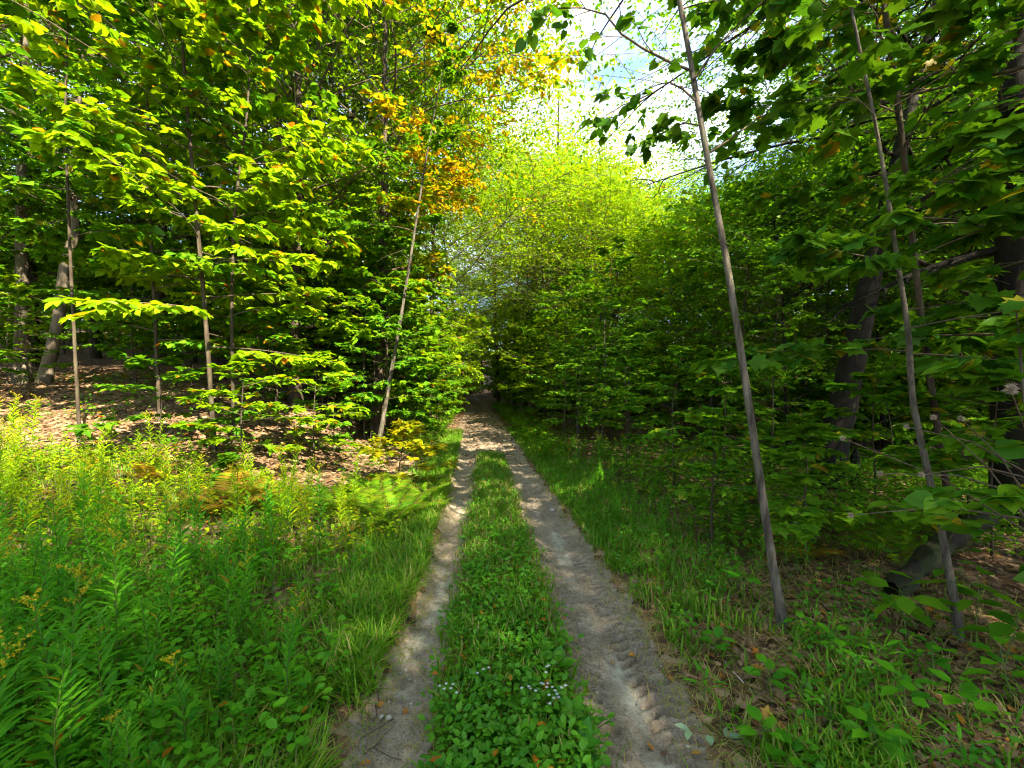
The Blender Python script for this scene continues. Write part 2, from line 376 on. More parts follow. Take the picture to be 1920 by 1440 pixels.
def H(x, y):
    x, y = np.asarray(x, float), np.asarray(y, float)
    u = x - pc(y)
    z = .06 * wob(x, y, .5) * sstep(1.0, 2.4, np.abs(u)) + .025 * wob(x, y, 2.2) * sstep(.9, 1.5, np.abs(u))
    z = z + sstep(1.4, 6.0, -u) * np.clip(.27 * (y - 3.6), 0, None).clip(max=1.5 + .16 * np.maximum(y - 10, 0).clip(max=40)) * sstep(-5, 4, y + 4)
    z = z + sstep(1.0, 1.7, np.abs(u)) * .05
    z = z - .25 * sstep(3, 9, u) * sstep(1, 4, y) + .11 * np.clip(y - 14, 0, 40) * sstep(3, 9, u) + .05 * np.clip(y - 38, 0, 40)
    cl, wl = rut_l(y); cr, wr = rut_r(y)
    f = 1 - .7 * sstep(9, 14, y)
    z = z - f * .075 * np.exp(-((u - cl) / wl) ** 4) - f * .05 * np.exp(-((u - cr) / wr) ** 4)
    z = z + f * .03 * np.exp(-((u - .05) / .3) ** 2)
    return z
def edge_j(x, y): return .05 * wob(x, y, 3.7) + .045 * wob(y, x, 9.)
def dirt_of(x, y):
    u = x - pc(y); cl, wl = rut_l(y); cr, wr = rut_r(y)
    jl = edge_j(x, y)
    d = np.maximum(1 - sstep(.75, 1.35, np.abs(u - cl + jl) / wl), 1 - sstep(.78, 1.25, np.abs(u - cr + jl) / wr))
    far = sstep(8.8, 10.5, y) * (1 - sstep(.75, 1.05, np.abs(u - .08)))
    d = np.maximum(d, far * (.85 - .35 * sstep(12, 25, y)))
    ml = (1 - sstep(.25, .65, np.abs(u - cl + .03 + .05 * np.sin(y * 3.3)) / wl)) * sstep(-.25, .25, np.sin(y * 2.1 + 1.2) + .5 * np.sin(y * 5.7))
    mr = (1 - sstep(.10, .32, np.abs(u - cr + .04 * np.sin(y * 2.3)) / wr)) * sstep(-.3, .5, np.sin(y * 2.6 + 2.9) + .4 * np.sin(y * 6.1))
    mud = np.maximum(ml, mr) * (1 - sstep(4.5, 7.5, y))
    return np.clip(d, 0, 1), np.clip(mud, 0, 1)
def axis(segs):
    out = []
    for a, b, st in segs: out.append(np.arange(a, b - st * .3, st))
    return np.concatenate(out + [[segs[-1][1]]])
def grid_mesh(name, us, ys, fine=False):
    U, Y = np.meshgrid(us, ys); X = U + pc(Y); Z = H(X, Y)
    d, mud = dirt_of(X, Y)
    if fine:                                                 # clods, wheel lugs and cracks of the near wheel tracks
        rng = np.random.default_rng(3)
        cr, wr = rut_r(Y); q = (U - cr) / wr
        near = 1 - sstep(6., 9., Y)
        lug = np.zeros_like(Z)
        for off, sgn in ((-.50, 1), (.40, -1), (.76, 1)):
            band = np.exp(-((q - off) / .19) ** 8)
            ph = (Y + sgn * .45 * (q - off) * wr) / .078
            lug += band * sstep(.0, .35, np.sin(ph * 2 * np.pi)) * (.55 + .45 * sstep(-.4, .4, wob(X, Y, 1.7)))
        Z = Z - .048 * lug * near * (1 - .3 * mud)
        Z = Z - .02 * np.exp(-((q - .08 - .1 * np.sin(Y * .8)) / .05) ** 2) * near * sstep(2.6, 3.4, Y)
        cl, wl = rut_l(Y); ql = (U - cl) / wl
        step = np.sin(Y * 23 + 3 * ql + 2 * np.sin(Y * 7)) * np.exp(-(ql / .9) ** 4) * sstep(.0, .6, np.sin(Y * 1.7 + .3))
        Z = Z + .007 * step * near * (1 - .8 * mud)
        for i in range(3):
            nse = rng.normal(size=Z.shape)
            for _ in range(i + 1): nse = (nse + np.roll(nse, 1, 0) + np.roll(nse, 1, 1) + np.roll(nse, -1, 0) + np.roll(nse, -1, 1)) / 5 * 1.7
            Z[1:-1, 1:-1] += (.0034 * nse * (1 - .7 * mud) * d)[1:-1, 1:-1]
    a, b = Z.shape
    i = np.arange(a - 1)[:, None] * b; j = np.arange(b - 1)[None]
    F = np.stack([i + j, i + j + 1, i + b + j + 1, i + b + j], -1).reshape(-1, 4)
    return mk_mesh(name, np.stack([X, Y, Z], -1), F, M['ground'], np.stack([d.ravel(), mud.ravel()], 1), attr='dirt', smooth=True)
YS = axis([(-40, -4, 4), (-4, 1.2, .4), (1.2, 4.2, .0125), (4.2, 6, .02), (6, 9, .05), (9, 20, .25), (20, 60, 1.), (60, 160, 10)])
YC = axis([(-40, -4, 4), (-4, 1.2, .4), (1.2, 9, .2), (9, 20, .25), (20, 60, 1.), (60, 160, 10)])
tag(add('dirt_track', grid_mesh('dirt_track', axis([(-1.2, .25, .016), (.25, 1.0, .0125), (1.0, 1.2, .016)]), YS, True)), 'dirt track with two wheel ruts running into the wood', None, None, 'structure')
gl = axis([(-120, -30, 15), (-30, -12, 2), (-12, -1.2, .3)]); gr = axis([(1.2, 12, .3), (12, 30, 2), (30, 120, 15)])
tag(add('forest_floor', grid_mesh('forest_floor_left', gl, YC)), 'leaf covered bank on the sunny side of the track', None, None, 'structure')
tag(add('forest_floor', grid_mesh('forest_floor_right', gr, YC)), 'shaded leaf covered ground beside the track', None, None, 'structure')

def px(x, y, d): return np.array([(x - 960) / FPX * d, d, CAM_H - (y - 720) / FPX * d])       # photo pixel at a known depth
def at(x, d): X = (x - 960) / FPX * d; return (X, d, float(H(X, d)))

# ------------------------------------------------------------------ tree prototypes (meshes shared by the copies)
def radii(h, r0, n=14, top=.10): t = np.linspace(0, 1, n); return r0 * (1 - t * (1 - top)) ** 1.1
def bell(lmax, lo=.35, peak=.35):
    return lambda u: lmax * (lo + (1 - lo) * math.sin(math.pi * min(1, u / (2 * peak))) if u < peak else lmax * 0 + lmax * max(.16, 1 - ((u - peak) / (1 - peak)) ** 1.6 * .84)) if u >= peak else lmax * (lo + (1 - lo) * math.sin(math.pi / 2 * u / peak))
class Proto: pass
def proto(seed, h, r0, nl_, z0, z1, lmax, bark, leafm, T, lean=(0, 0), wobt=.015, k=8, twigs=False, aut=None, wood='twig', flare=1.5, peak=.35, lo=.4, top=.12, **kw):
    rng = np.random.default_rng(seed + 1000)
    g = grow(seed, trunk_curve(h, rng, lean, wob=wobt), radii(h, r0, top=top), nl_, z0, z1, bell(lmax, lo, peak), **kw)
    p = Proto(); p.h = h
    p.trunk = trunk_mesh('trunk', g, M[bark], k, flare); p.wood = wood_mesh('branchwork', g, M[wood], True, twigs, 4); p.crown = crown_mesh('crown', g, T, M[leafm], aut)
    return p
def plant(p, name, label, cat, loc, rz, sc, group=None, tilt=(0, 0)):
    t = thing(name, label, cat, loc, rz, sc, group, tilt)
    add('trunk', p.trunk, t); tag(add('branchwork', p.wood, t), kind='stuff'); tag(add('crown', p.crown, t), kind='stuff')
    return t
def few(frac, lo=.5): return lambda P, rng: np.where(rng.random(len(P)) < frac, lo + (1 - lo) * rng.random(len(P)), .0)

BK = dict(f2=.55, f3=.48, zj=.32, nj=.5, elev=(12, 62), droop=-.10)
BIG = [proto(11, 15, .17, 44, .14, .98, 3.5, 'bark_brown', 'leaf_green', T_DIAMOND, n2=10, n3=6, nl=8, leaf=.135, dead=8, aut=few(.015), **BK),
       proto(12, 13, .14, 42, .08, .98, 3.1, 'bark_brown', 'leaf_lime', T_DIAMOND, n2=10, n3=6, nl=8, leaf=.125, lean=(.05, 0), dead=8, aut=few(.03), **BK),
       proto(13, 16, .16, 44, .26, .98, 3.4, 'bark_brown', 'leaf_lime', T_DIAMOND, n2=9, n3=6, nl=8, leaf=.13, lean=(-.03, .03), dead=10, aut=few(.02), **BK)]
MID = [proto(21, 8, .06, 34, .07, .98, 2.1, 'bark_brown', 'leaf_green', T_DIAMOND, n2=8, n3=5, nl=7, leaf=.12, dead=6, aut=few(.01), **BK),
       proto(22, 7, .05, 32, .05, .98, 2.1, 'bark_grey', 'leaf_lime', T_DIAMOND, n2=8, n3=5, nl=7, leaf=.115, lean=(.05, .02), dead=6, aut=few(.02), **BK),
       proto(23, 6.5, .055, 32, .06, .98, 2.1, 'bark_dark', 'leaf_shade', T_DIAMOND, n2=8, n3=5, nl=7, leaf=.12, lean=(-.04, .03), dead=8, aut=few(.008), **BK)]
SAP = [proto(31, 3.4, .016, 18, .16, .98, 1.05, 'bark_grey', 'leaf_lime', T_OVATE, n2=5, n3=2, nl=5, leaf=.115, twigs=True, k=6, elev=(5, 45), aut=few(.02), droop=-.05, zj=.1),
       proto(32, 2.6, .013, 15, .20, .98, .95, 'bark_brown', 'leaf_green', T_OVATE, n2=5, n3=2, nl=5, leaf=.11, twigs=True, k=6, elev=(0, 40), lean=(.08, 0), aut=few(.02), droop=-.05, zj=.1),
       proto(33, 4.2, .02, 20, .14, .98, 1.15, 'bark_brown', 'leaf_shade', T_OVATE, n2=5, n3=2, nl=6, leaf=.105, twigs=True, k=6, elev=(5, 45), lean=(-.05, .04), aut=few(.01), zj=.12),
       proto(34, 1.7, .009, 11, .22, .98, .75, 'bark_brown', 'leaf_green', T_MAPLE, n2=4, n3=2, nl=4, leaf=.12, twigs=True, k=5, elev=(5, 35), aut=few(.03), droop=-.04, zj=.08),
       proto(35, 1.5, .009, 11, .22, .98, .8, 'bark_brown', 'leaf_lime', T_MAPLE, n2=4, n3=2, nl=5, leaf=.115, twigs=True, k=5, elev=(0, 30), aut=few(.10), droop=-.04, zj=.08)]
rngp = np.random.default_rng(77)
def rz(): return float(rngp.random() * 6.283)
def jit(a, b): return float(a + (b - a) * rngp.random())

# --- the maple flushed with orange that hangs over the track on the left
def orange(P, rng):
    s = .5 + .5 * np.sin(P[:, 2] * .9 + .7 * P[:, 0] - .3); f = np.clip((P[:, 0] + .2) / 1.2, 0, 1) * np.clip((P[:, 2] - 2.5) / 2, 0, 1) * np.clip((12.5 - P[:, 2]) / 2, 0, 1) * np.clip((2.2 - P[:, 1]) / 1.5, 0, 1)
    k = f * (.55 + .45 * s) + rng.normal(0, .22, len(P))
    return np.where(k > .50, np.clip(.30 + k * .5 + .25 * rng.normal(size=len(P)), .1, .95), np.where(rng.random(len(P)) < .03, .8, 0))
M['leaf_flushed'] = leaf_mat('leaf_flushed', (.09, .22, .006), (.20, .32, .006), (.36, .29, .008), (.44, .19, .008))
OM = proto(41, 14.5, .15, 50, .14, .98, 2.35, 'bark_brown', 'leaf_flushed', T_DIAMOND, n2=10, n3=7, nl=10, leaf=.135, dead=8, aut=orange, lean=(.03, 0), **BK)
plant(OM, 'maple_tree', 'tall maple with orange flushed branches overhanging the left edge of the track', 'tree', at(708, 10.4), 0, 1.0)

# --- tall trees of the left wall and of the wood behind
LW = 'tall lime green tree in the dense wall of trees left of the track'
for x, d, k, s, r, lab in [
    (555, 9.8, 0, .82, .3, 'tall slender dark green tree behind the pair of sunlit saplings'),
    (600, 12.0, 1, 1.08, 2.1, LW), (540, 12.5, 1, 1.1, 4.0, LW), (675, 13.2, 1, 1.05, 3.1, LW), (800, 15.5, 1, .85, .5, LW), (640, 17, 1, 1.1, 1.0, LW), (640, 15, 2, 1.1, .4, LW), (845, 22, 1, .85, 5.0, LW), (450, 15, 0, 1.05, 3.3, None),
    (300, 14, 0, 1.0, 2.2, None), (180, 16.5, 2, 1.0, 1.2, None), (60, 13.5, 0, 1.0, 5.5, None), (-120, 12, 0, 1.05, 3.5, None), (-60, 17, 1, 1.0, .7, None), (360, 19, 0, 1.1, 4.4, None), (690, 21, 0, 1.0, 2.7, None), (560, 21, 2, 1.1, 5.2, None)]:
    g_ = None if lab and lab != LW else ('trees of the wall left of the track' if lab == LW else 'trees deep in the wood on the left bank')
    plant(BIG[k], 'broadleaf_tree', lab or 'tall dark broadleaf tree deep in the wood on the left bank', 'tree', at(x, d), r, s, g_)
# the two old trunks on the bank
for x, d, k, seed, label, crook in [(42, 10.4, .15, 51, 'thick straight grey trunked tree standing on the shaded left bank', 0), (80, 9.5, .12, 52, 'crooked pale barked tree with a kinked trunk on the left bank', 1)]:
    rg = np.random.default_rng(seed); b = np.array(at(x, d)); h = 13.
    tr = trunk_curve(h, rg, (0, 0), 20, .01)
    if crook:
        kz = [0, .8, 1.8, 2.5, 3.0, 3.6, 4.4, 6, 13]; kx = [0, .22, .42, .38, .62, .72, .58, .7, 1.2]
        tr[:, 0] += np.interp(tr[:, 2], kz, kx)
    g = grow(seed, tr, radii(h, k, 20), 34, .30, .98, bell(2.8), n2=8, n3=5, nl=7, leaf=.12, dead=10)
    t = thing('old_tree', label, 'tree', b)
    add('trunk', trunk_mesh('trunk', g, M['bark_pale'], 12), t); tag(add('branchwork', wood_mesh('branchwork', g, M['twig'], True, False), t), kind='stuff')
    tag(add('crown', crown_mesh('crown', g, T_DIAMOND, M['leaf_green'])), kind='stuff').parent = t
# pale leaning stem left of the track
rg = np.random.default_rng(53); h = 9.
tr = trunk_curve(h, rg, (.17, 0), 16, .006); g = grow(53, tr, radii(h, .05, 16), 9, .55, .98, bell(1.1), n2=7, n3=4, nl=7, leaf=.10, dead=6)
t = thing('leaning_tree', 'slim pale stemmed tree leaning towards the track', 'tree', at(708, 9.0))
add('trunk', trunk_mesh('trunk', g, M['bark_grey'], 9), t); tag(add('branchwork', wood_mesh('branchwork', g, M['twig'], True, False), t), kind='stuff')
tag(add('crown', crown_mesh('crown', g, T_DIAMOND, M['leaf_green']), t), kind='stuff')

# --- trees closing the view at the end of the track
CW = 'tall yellow green tree standing far along the track'
for x, d, k, s in [(985, 22, 2, .66), (1132, 19, 1, .72), (935, 29, 2, .85), (1085, 28, 1, .98), (1010, 36, 2, 1.1), (1190, 25, 1, .86), (930, 42, 0, 1.2), (1120, 40, 2, 1.0), (870, 36, 1, 1.1), (1230, 33, 0, .9), (1040, 33, 1, .8), (1075, 23, 1, .62), (1150, 29, 1, .75), (1000, 27, 1, .7), (1015, 20, 1, .78), (1095, 21, 1, .80), (1165, 20, 1, .66), (965, 25, 1, .95), (1050, 27, 1, 1.0), (1125, 26, 1, .88), (1215, 22, 1, .62), (1010, 31, 1, 1.25), (1080, 34, 1, 1.3), (1260, 26, 1, .7)]:
    lk = ('dark green', 'low branched lime green', 'bare stemmed lime green')[k]; zn = 'halfway along' if d < 25 else 'at the far end of'
    plant(BIG[k], 'broadleaf_tree', f'tall {lk} tree {zn} the straight track', 'tree', at(x, d), rz(), s, f'{lk} trees {zn} the track')
g = grow(61, trunk_curve(20, np.random.default_rng(61), (.01, 0), 16, .006), radii(20, .20, 16), 20, .30, .98, bell(2.9), n2=4, n3=3, nl=9, leaf=.13, elev=(25, 65), f2=.32, f3=.5)
t = thing('sparse_tree', 'tall dark trunked tree with thin sparse crown rising against the sky', 'tree', at(1042, 24))
add('trunk', trunk_mesh('trunk', g, M['bark_dark'], 10), t); tag(add('branchwork', wood_mesh('branchwork', g, M['twig'], True, False), t), kind='stuff')
tag(add('crown', crown_mesh('crown', g, T_DIAMOND, M['leaf_lime']), t), kind='stuff')

# --- the lower wood right of the track
RW = 'leafy young tree in the low wood right of the track'
for x, d, k, s in [(1260, 15, 1, .95), (1330, 12.5, 1, .95), (1215, 18, 1, 1.1), (1400, 10.5, 0, .78), (1480, 9.0, 2, .85), (1560, 10.5, 0, .85), (1660, 9.0, 2, .95), (1780, 8.6, 0, .9), (1900, 8.0, 2, 1.0),
                   (1380, 15.5, 0, 1.0), (1500, 14, 1, 1.15), (1620, 13.5, 0, 1.2), (1750, 12.5, 1, 1.25), (1290, 21, 0, 1.15), (1420, 20, 1, 1.3), (1900, 12, 0, 1.3), (2050, 10, 2, 1.2), (1160, 23, 1, 1.05)]:
    lk = ('mid green', 'lime green', 'dark green')[k]; zn = 'at the front of' if d < 10 else 'halfway into' if d < 16 else 'at the back of'
    plant(MID[k], 'young_tree', f'{lk} leafy young tree {zn} the low wood right of the track', 'tree', at(x, d), rz(), s, f'{lk} young trees {zn} the right wood')
for x, d, k, s in [(1770, 8.6, 0, .72), (1920, 9.6, 0, .85), (1650, 11.5, 0, .66), (2060, 8.2, 0, .8), (1350, 38, 0, .95), (1480, 27, 1, .85), (1620, 22, 2, .8), (1760, 20, 0, .85), (1900, 18, 1, .8), (2080, 15, 0, .85)]:
    plant(BIG[k], 'broadleaf_tree', 'tall tree with a dark trunk ' + ('among' if d < 14 else 'far behind') + ' the low wood right of the track', 'tree', at(x, d), rz(), s, 'tall trees ' + ('among' if d < 14 else 'far behind') + ' the low wood')

# --- the wood beyond, tree behind tree
for i in range(110):
    d = 14 + 34 * (i / 110) ** .8; sd = -1 if i % 2 else 1
    X = sd * jit(5.5 if sd > 0 else 7.5, 14 + d * .95) + float(pc(d)) * .5; k = int(rngp.integers(0, 3))
    if sd < 0: lab, grp = 'tree of the deep wood behind the left bank', 'trees of the wood behind the left bank'
    else: lab, grp = 'tree of the deep wood behind the right thicket', 'trees of the wood behind the right thicket'
    src, s_ = (BIG, jit(.75, 1.05)) if (i % 4 == 0 and sd < 0) else (MID, jit(.8, 1.25))
    plant(src[k], 'wood_tree', lab, 'tree', (X, d, float(H(X, d))), rz(), s_, grp)
for i in range(44):
    sd = -1 if i < 28 else 1; d = jit(15, 27); X = sd * jit(.45, 1.3) * d
    lab, grp = ('bushy young tree filling the shade behind the left bank', 'bushy trees behind the left bank') if sd < 0 else ('bushy young tree filling the shade behind the right thicket', 'bushy trees behind the right thicket')
    plant(MID[i % 3], 'young_tree', lab, 'tree', (X, d, float(H(X, d))), rz(), jit(.5, .8), grp)
for i in range(26):
    X = jit(-16, 14); d = jit(44, 60)
    plant((MID if i % 3 else BIG)[i % 3], 'wood_tree', 'tree closing the view beyond the bend of the track', 'tree', (X, d, float(H(X, d))), rz(), jit(1, 1.4) if i % 3 else jit(.7, .9), 'trees beyond the bend of the track')
for i, (X, Y) in enumerate([(-13, 8.5), (-15.5, 6), (-18, 10), (-12.5, 3), (-16, 2), (-21, 5), (-23, 12), (-19, 14), (-26, 8), (-11.5, -1), (-17, -3), (15, 6), (17, 10), (20, 5), (14.5, 3), (22, 12)]):
    sd = 'left meadow' if X < 0 else 'right thicket'; src = MID if i % 2 else BIG
    plant(src[i % 3], 'side_tree', f'tree of the wood on the outer side of the {sd}', 'tree', (X, Y, float(H(X, Y))), rz(), jit(.8, 1.1), f'trees on the outer side of the {sd}')
for i in range(26):
    X = -jit(9, 17); Y = jit(3, 10)
    plant(SAP[i % 4], 'understory_sapling', 'sapling under the trees on the outer side of the left meadow', 'sapling', (X, Y, float(H(X, Y))), rz(), jit(.7, 1.2), 'saplings on the outer side of the left meadow')
# --- saplings of the understory along both edges
SK = ('lime green', 'mid green', 'dark green tall', 'small maple leaved')
US_L, US_R, US_F = 'leafy understory sapling under the trees left of the track', 'leafy understory sapling in the thicket right of the track', 'leafy sapling closing the end of the track'
for i in range(46):
    d = jit(7.5, 17); x = jit(470, 850 - (17 - d) * 6); k = rngp.integers(0, 4)
    zn = 'under the front trees' if d < 11 else 'deep under the trees'
    plant(SAP[k], 'understory_sapling', f'{SK[k]} sapling {zn} left of the track', 'sapling', at(x, d), rz(), jit(.8, 1.3), f'{SK[k]} saplings {zn} left of the track')
for i in range(14):
    d = jit(9, 15); x = jit(-80, 460); k = rngp.integers(0, 4)
    plant(SAP[k], 'understory_sapling', 'thin sapling in deep shade on the left bank', 'sapling', at(x, d), rz(), jit(.7, 1.2), 'saplings on the shaded left bank')
for i in range(52):
    d = jit(6.0, 15); x0 = 960 + (1.5 - .092 * d + .25 + .3) / d * 800; x = jit(max(x0, 1010), 1960); k = rngp.integers(0, 4)
    if 1480 < x < 1640 and d < 7.6: d += 2.5
    zn = 'at the front of' if d < 9.5 else 'deep inside'
    plant(SAP[k], 'understory_sapling', f'{SK[k]} sapling {zn} the thicket right of the track', 'sapling', at(x, d), rz(), jit(.65, 1.15), f'{SK[k]} saplings {zn} the right thicket')
for i in range(96):
    d = jit(9.5, 40); side = -1 if i % 2 else 1
    X = float(pc(d)) + side * (jit(1.9, 3.2) + .1 * (i % 5) * jit(0, 6)); p = (X, d, float(H(X, d)))
    k = int(rngp.integers(0, 3)); zn = ('left' if side < 0 else 'right') + (' edge where the grassy crown ends' if d < 17 else ' edge of the far stretch')
    plant(SAP[k], 'understory_sapling', f'{SK[k]} sapling crowding the track at its {zn}', 'sapling', p, rz(), jit(.8, 1.3), f'{SK[k]} saplings at the {zn}')
for i in range(14):
    d = jit(40, 46); X = float(pc(38)) + jit(-5, 5); p = (X, d, float(H(X, d)))
    plant(SAP[rngp.integers(0, 3)], 'understory_sapling', US_F, 'sapling', p, rz(), jit(1., 1.5), 'saplings at the end of the track')

# ------------------------------------------------------------------ near saplings with leaves one can pick apart
LEAFM = {}
def leaf_obj_mesh(T, mat, seed, aut=0.):
    key = (id(T[0]), mat, seed, aut)
    if key not in LEAFM:
        v, f = T; rg = np.random.default_rng(seed); vv = v.copy()
        vv[:, 2] += rg.normal(0, .10) * vv[:, 0] ** 2 + rg.normal(0, .10) * np.abs(vv[:, 1]) ; vv[:, 1] *= rg.uniform(.85, 1.1)
        LEAFM[key] = mk_mesh('leaf', vv, f, M[mat], np.tile((0., aut), (len(v), 1)))
    return LEAFM[key]
def leaf_objs(root, leafset, idx, T, mat, base=np.zeros(3), aut=None):
    P, D, Nn, S = leafset; X, Y, Z = frames(D, Nn)
    for c, i in enumerate(idx):
        o = bpy.data.objects.new('leaf', leaf_obj_mesh(T, mat, c % 4, 0. if aut is None else round(float(aut[i]) * 4) / 4)); COL.objects.link(o); o.parent = root
        m = np.eye(4); m[:3, 0] = X[i] * S[i]; m[:3, 1] = Y[i] * S[i]; m[:3, 2] = Z[i] * S[i]; m[:3, 3] = P[i] - base
        o.matrix_basis = Matrix(m.tolist())
def largest_in_view(g, loc, cnt):
    P = g.leaf[0] + loc; d = P[:, 1]
    x = P[:, 0] / np.maximum(d, .1); y = (P[:, 2] - CAM_H) / np.maximum(d, .1)
    ok = (d > .4) & (np.abs(x) < 1.19) & (np.abs(y) < .89)
    score = np.where(ok, g.leaf[3] / np.maximum(d, .1), 0)
    idx = np.argsort(-score)[:cnt]; return idx[score[idx] > 0]
def near_tree(name, label, seed, pts, rad, T, leafm, bark, cnt, wood='twig', own_limbs=True, aut=None, k=12, flare=1.35, **kw):
    """a sapling from world points along its stem; limbs and the leaves that show largest are parts of their own"""
    pts = np.array(pts, float); base = pts[0].copy(); pts = pts - base
    z = np.linspace(0, 1, len(pts)); f = np.linspace(0, 1, 22)
    tr = np.stack([np.interp(f, z, pts[:, i]) for i in range(3)], 1)
    for _ in range(2): tr[1:-1] = (tr[:-2] + 2 * tr[1:-1] + tr[2:]) / 4
    rr = np.interp(f, z, rad)
    ex = kw.pop('extra', None)
    if ex: ex = [(np.stack([np.interp(np.linspace(0, 1, 8), np.linspace(0, 1, len(e)), np.array(e)[:, i]) for i in range(3)], 1) - base, r) for e, r in ex]
    g = grow(seed, tr, rr, extra=ex, **kw)
    t = thing(name, label, 'sapling', base)
    add('trunk', trunk_mesh('trunk', g, M[bark], k, flare), t)
    if own_limbs:
        for i in range(len(g.P1)):
            b = add('branch', mk_mesh('branch', *tubes(g.P1[i:i + 1], taper(g.P1[i:i + 1], g.r1[i:i + 1], .3), 6), M[wood], smooth=True), t)
    tag(add('branchwork', wood_mesh('branchwork', g, M[wood], not own_limbs, True), t), kind='stuff')
    idx = largest_in_view(g, base, cnt); rest = np.ones(len(g.leaf[0]), bool); rest[idx] = False
    av = None if aut is None else aut(g.leaf[0], g.rng); leaf_objs(t, g.leaf, idx, T, leafm, aut=av)
    tag(add('foliage', crown_mesh('foliage', g, T, M[leafm], None if aut is None else (lambda P, r: av), rest), t), kind='stuff')
    return t, g

# right: the straight grey stem by the track, its leafy arm reaching over the gap of sky
s1 = [at(1470, 2.68), px(1448, 1060, 2.7), px(1425, 900, 2.75), px(1390, 660, 2.85), px(1362, 480, 2.95), px(1320, 270, 3.05), px(1296, 120, 3.15), px(1275, 0, 3.2), (1.12, 3.35, 5.5), (1.0, 3.4, 6.8), (.95, 3.4, 7.8)]
near_tree('grey_sapling', 'straight slender grey stem beside the track with heart shaped leaves overhead', 71, s1, [.028, .025, .024, .0225, .021, .0195, .018, .0165, .013, .009, .005],
          T_HEART, 'leaf_dark', 'bark_grey', 280, n_limb=5, z0=.66, z1=.97, length=bell(1.0, .8), n2=7, n3=2, nl=3, leaf=.08, elev=(20, 55), droop=-.15, ldroop=.45, nj=.5,
          extra=[([px(1294, 132, 3.12), px(1230, 105, 3.05), px(1170, 70, 3.0), px(1130, 20, 2.95), px(1060, 10, 2.9), px(1000, 30, 2.85)], .010),
                 ([px(1305, 190, 3.1), px(1262, 150, 3.15), px(1215, 180, 3.2), px(1160, 200, 3.2), px(1120, 230, 3.2)], .008),
                 ([px(1312, 235, 3.06), px(1280, 230, 3.2), px(1240, 250, 3.3), px(1200, 275, 3.3)], .007),
                 ([px(1325, 290, 3.04), px(1370, 260, 3.1), px(1430, 215, 3.3), px(1500, 190, 3.5)], .008),
                 ([px(1300, 150, 3.1), px(1350, 80, 3.2), px(1410, 20, 3.4), px(1480, -40, 3.6)], .009)])
# right: the wiggly stem with big leaves
s2 = [at(1802, 2.52), px(1782, 1060, 2.55), px(1742, 900, 2.65), px(1722, 800, 2.7), px(1700, 725, 2.75), px(1712, 650, 2.8), px(1690, 540, 2.9), px(1676, 450, 2.95), px(1650, 260, 3.05), px(1628, 170, 3.15), px(1600, 40, 3.25), (2.5, 3.35, 5.4), (2.3, 3.4, 6.6), (2.25, 3.4, 7.6)]
near_tree('crooked_sapling', 'crooked pale green stem with a bend at chest height in the right thicket', 72, s2, [.022, .020, .018, .017, .018, .016, .0145, .0135, .012, .011, .010, .008, .006, .003],
          T_MAPLE, 'leaf_dark', 'bark_grey', 280, n_limb=22, z0=.34, z1=.97, length=bell(1.15, .8), n2=7, n3=3, nl=4, leaf=.125, elev=(10, 50), droop=-.15, ldroop=.35, nj=.4, aut=few(.04))
# right: two more canopies over the thicket
s3 = [at(2010, 3.3), (4.3, 3.3, 2.0), (4.2, 3.4, 4.0), (4.0, 3.5, 6.5), (3.9, 3.5, 9.0)]
near_tree('canopy_sapling', 'broad leaved sapling arching from the right over the thicket', 73, s3, [.05, .045, .038, .025, .01],
          T_HEART, 'leaf_dark', 'bark_brown', 200, n_limb=24, z0=.20, z1=.97, length=bell(1.55, .8), n2=7, n3=3, nl=4, leaf=.125, elev=(5, 45), droop=-.12, ldroop=.35, nj=.4, aut=few(.06))
s4 = [at(1790, 4.3), (4.1, 4.3, 2.4), (3.8, 4.2, 4.4), (3.4, 4.1, 6.4), (3.2, 4.0, 8.6)]
near_tree('canopy_sapling', 'slim sapling with yellowing leaves high above the leaning dark trunk', 74, s4, [.03, .028, .026, .018, .007],
          T_MAPLE, 'leaf_dark', 'bark_brown', 150, n_limb=26, z0=.38, z1=.97, length=bell(1.45, .8), n2=7, n3=3, nl=4, leaf=.12, elev=(5, 50), droop=-.12, ldroop=.3, nj=.4, aut=few(.10))
# left: the sunlit pair
l1 = [at(402, 6.5), px(388, 620, 6.5), px(368, 400, 6.5), px(350, 200, 6.5), px(338, 20, 6.5), (-5.1, 6.4, 9.0), (-5.0, 6.3, 10.0)]
near_tree('sunlit_sapling', 'slender sapling with lime green layered leaves at the meadow edge', 75, l1, [.034, .03, .027, .023, .018, .012, .005],
          T_OVATE, 'leaf_lime', 'bark_brown', 220, n_limb=42, z0=.14, z1=.98, length=bell(1.8, .8), n2=7, n3=3, nl=8, leaf=.155, elev=(5, 50), droop=-.12, ldroop=.25, nj=.3, zj=.10, aut=few(.03))
l2 = [at(438, 6.9), px(434, 560, 6.9), px(440, 380, 6.9), px(462, 240, 6.9), px(470, 100, 6.9), (-4.2, 6.8, 8.2)]
near_tree('sunlit_sapling', 'thinner sunlit sapling forking beside the lime green layered one', 76, l2, [.028, .025, .022, .018, .012, .005],
          T_OVATE, 'leaf_lime', 'bark_brown', 180, n_limb=32, z0=.16, z1=.98, length=bell(1.45, .8), n2=6, n3=3, nl=8, leaf=.145, elev=(5, 50), droop=-.12, ldroop=.25, nj=.3, zj=.10, aut=few(.06))
l3 = [at(300, 7.2), px(292, 620, 7.2), px(280, 380, 7.2), px(275, 160, 7.2), (-6.0, 7.2, 9.0)]
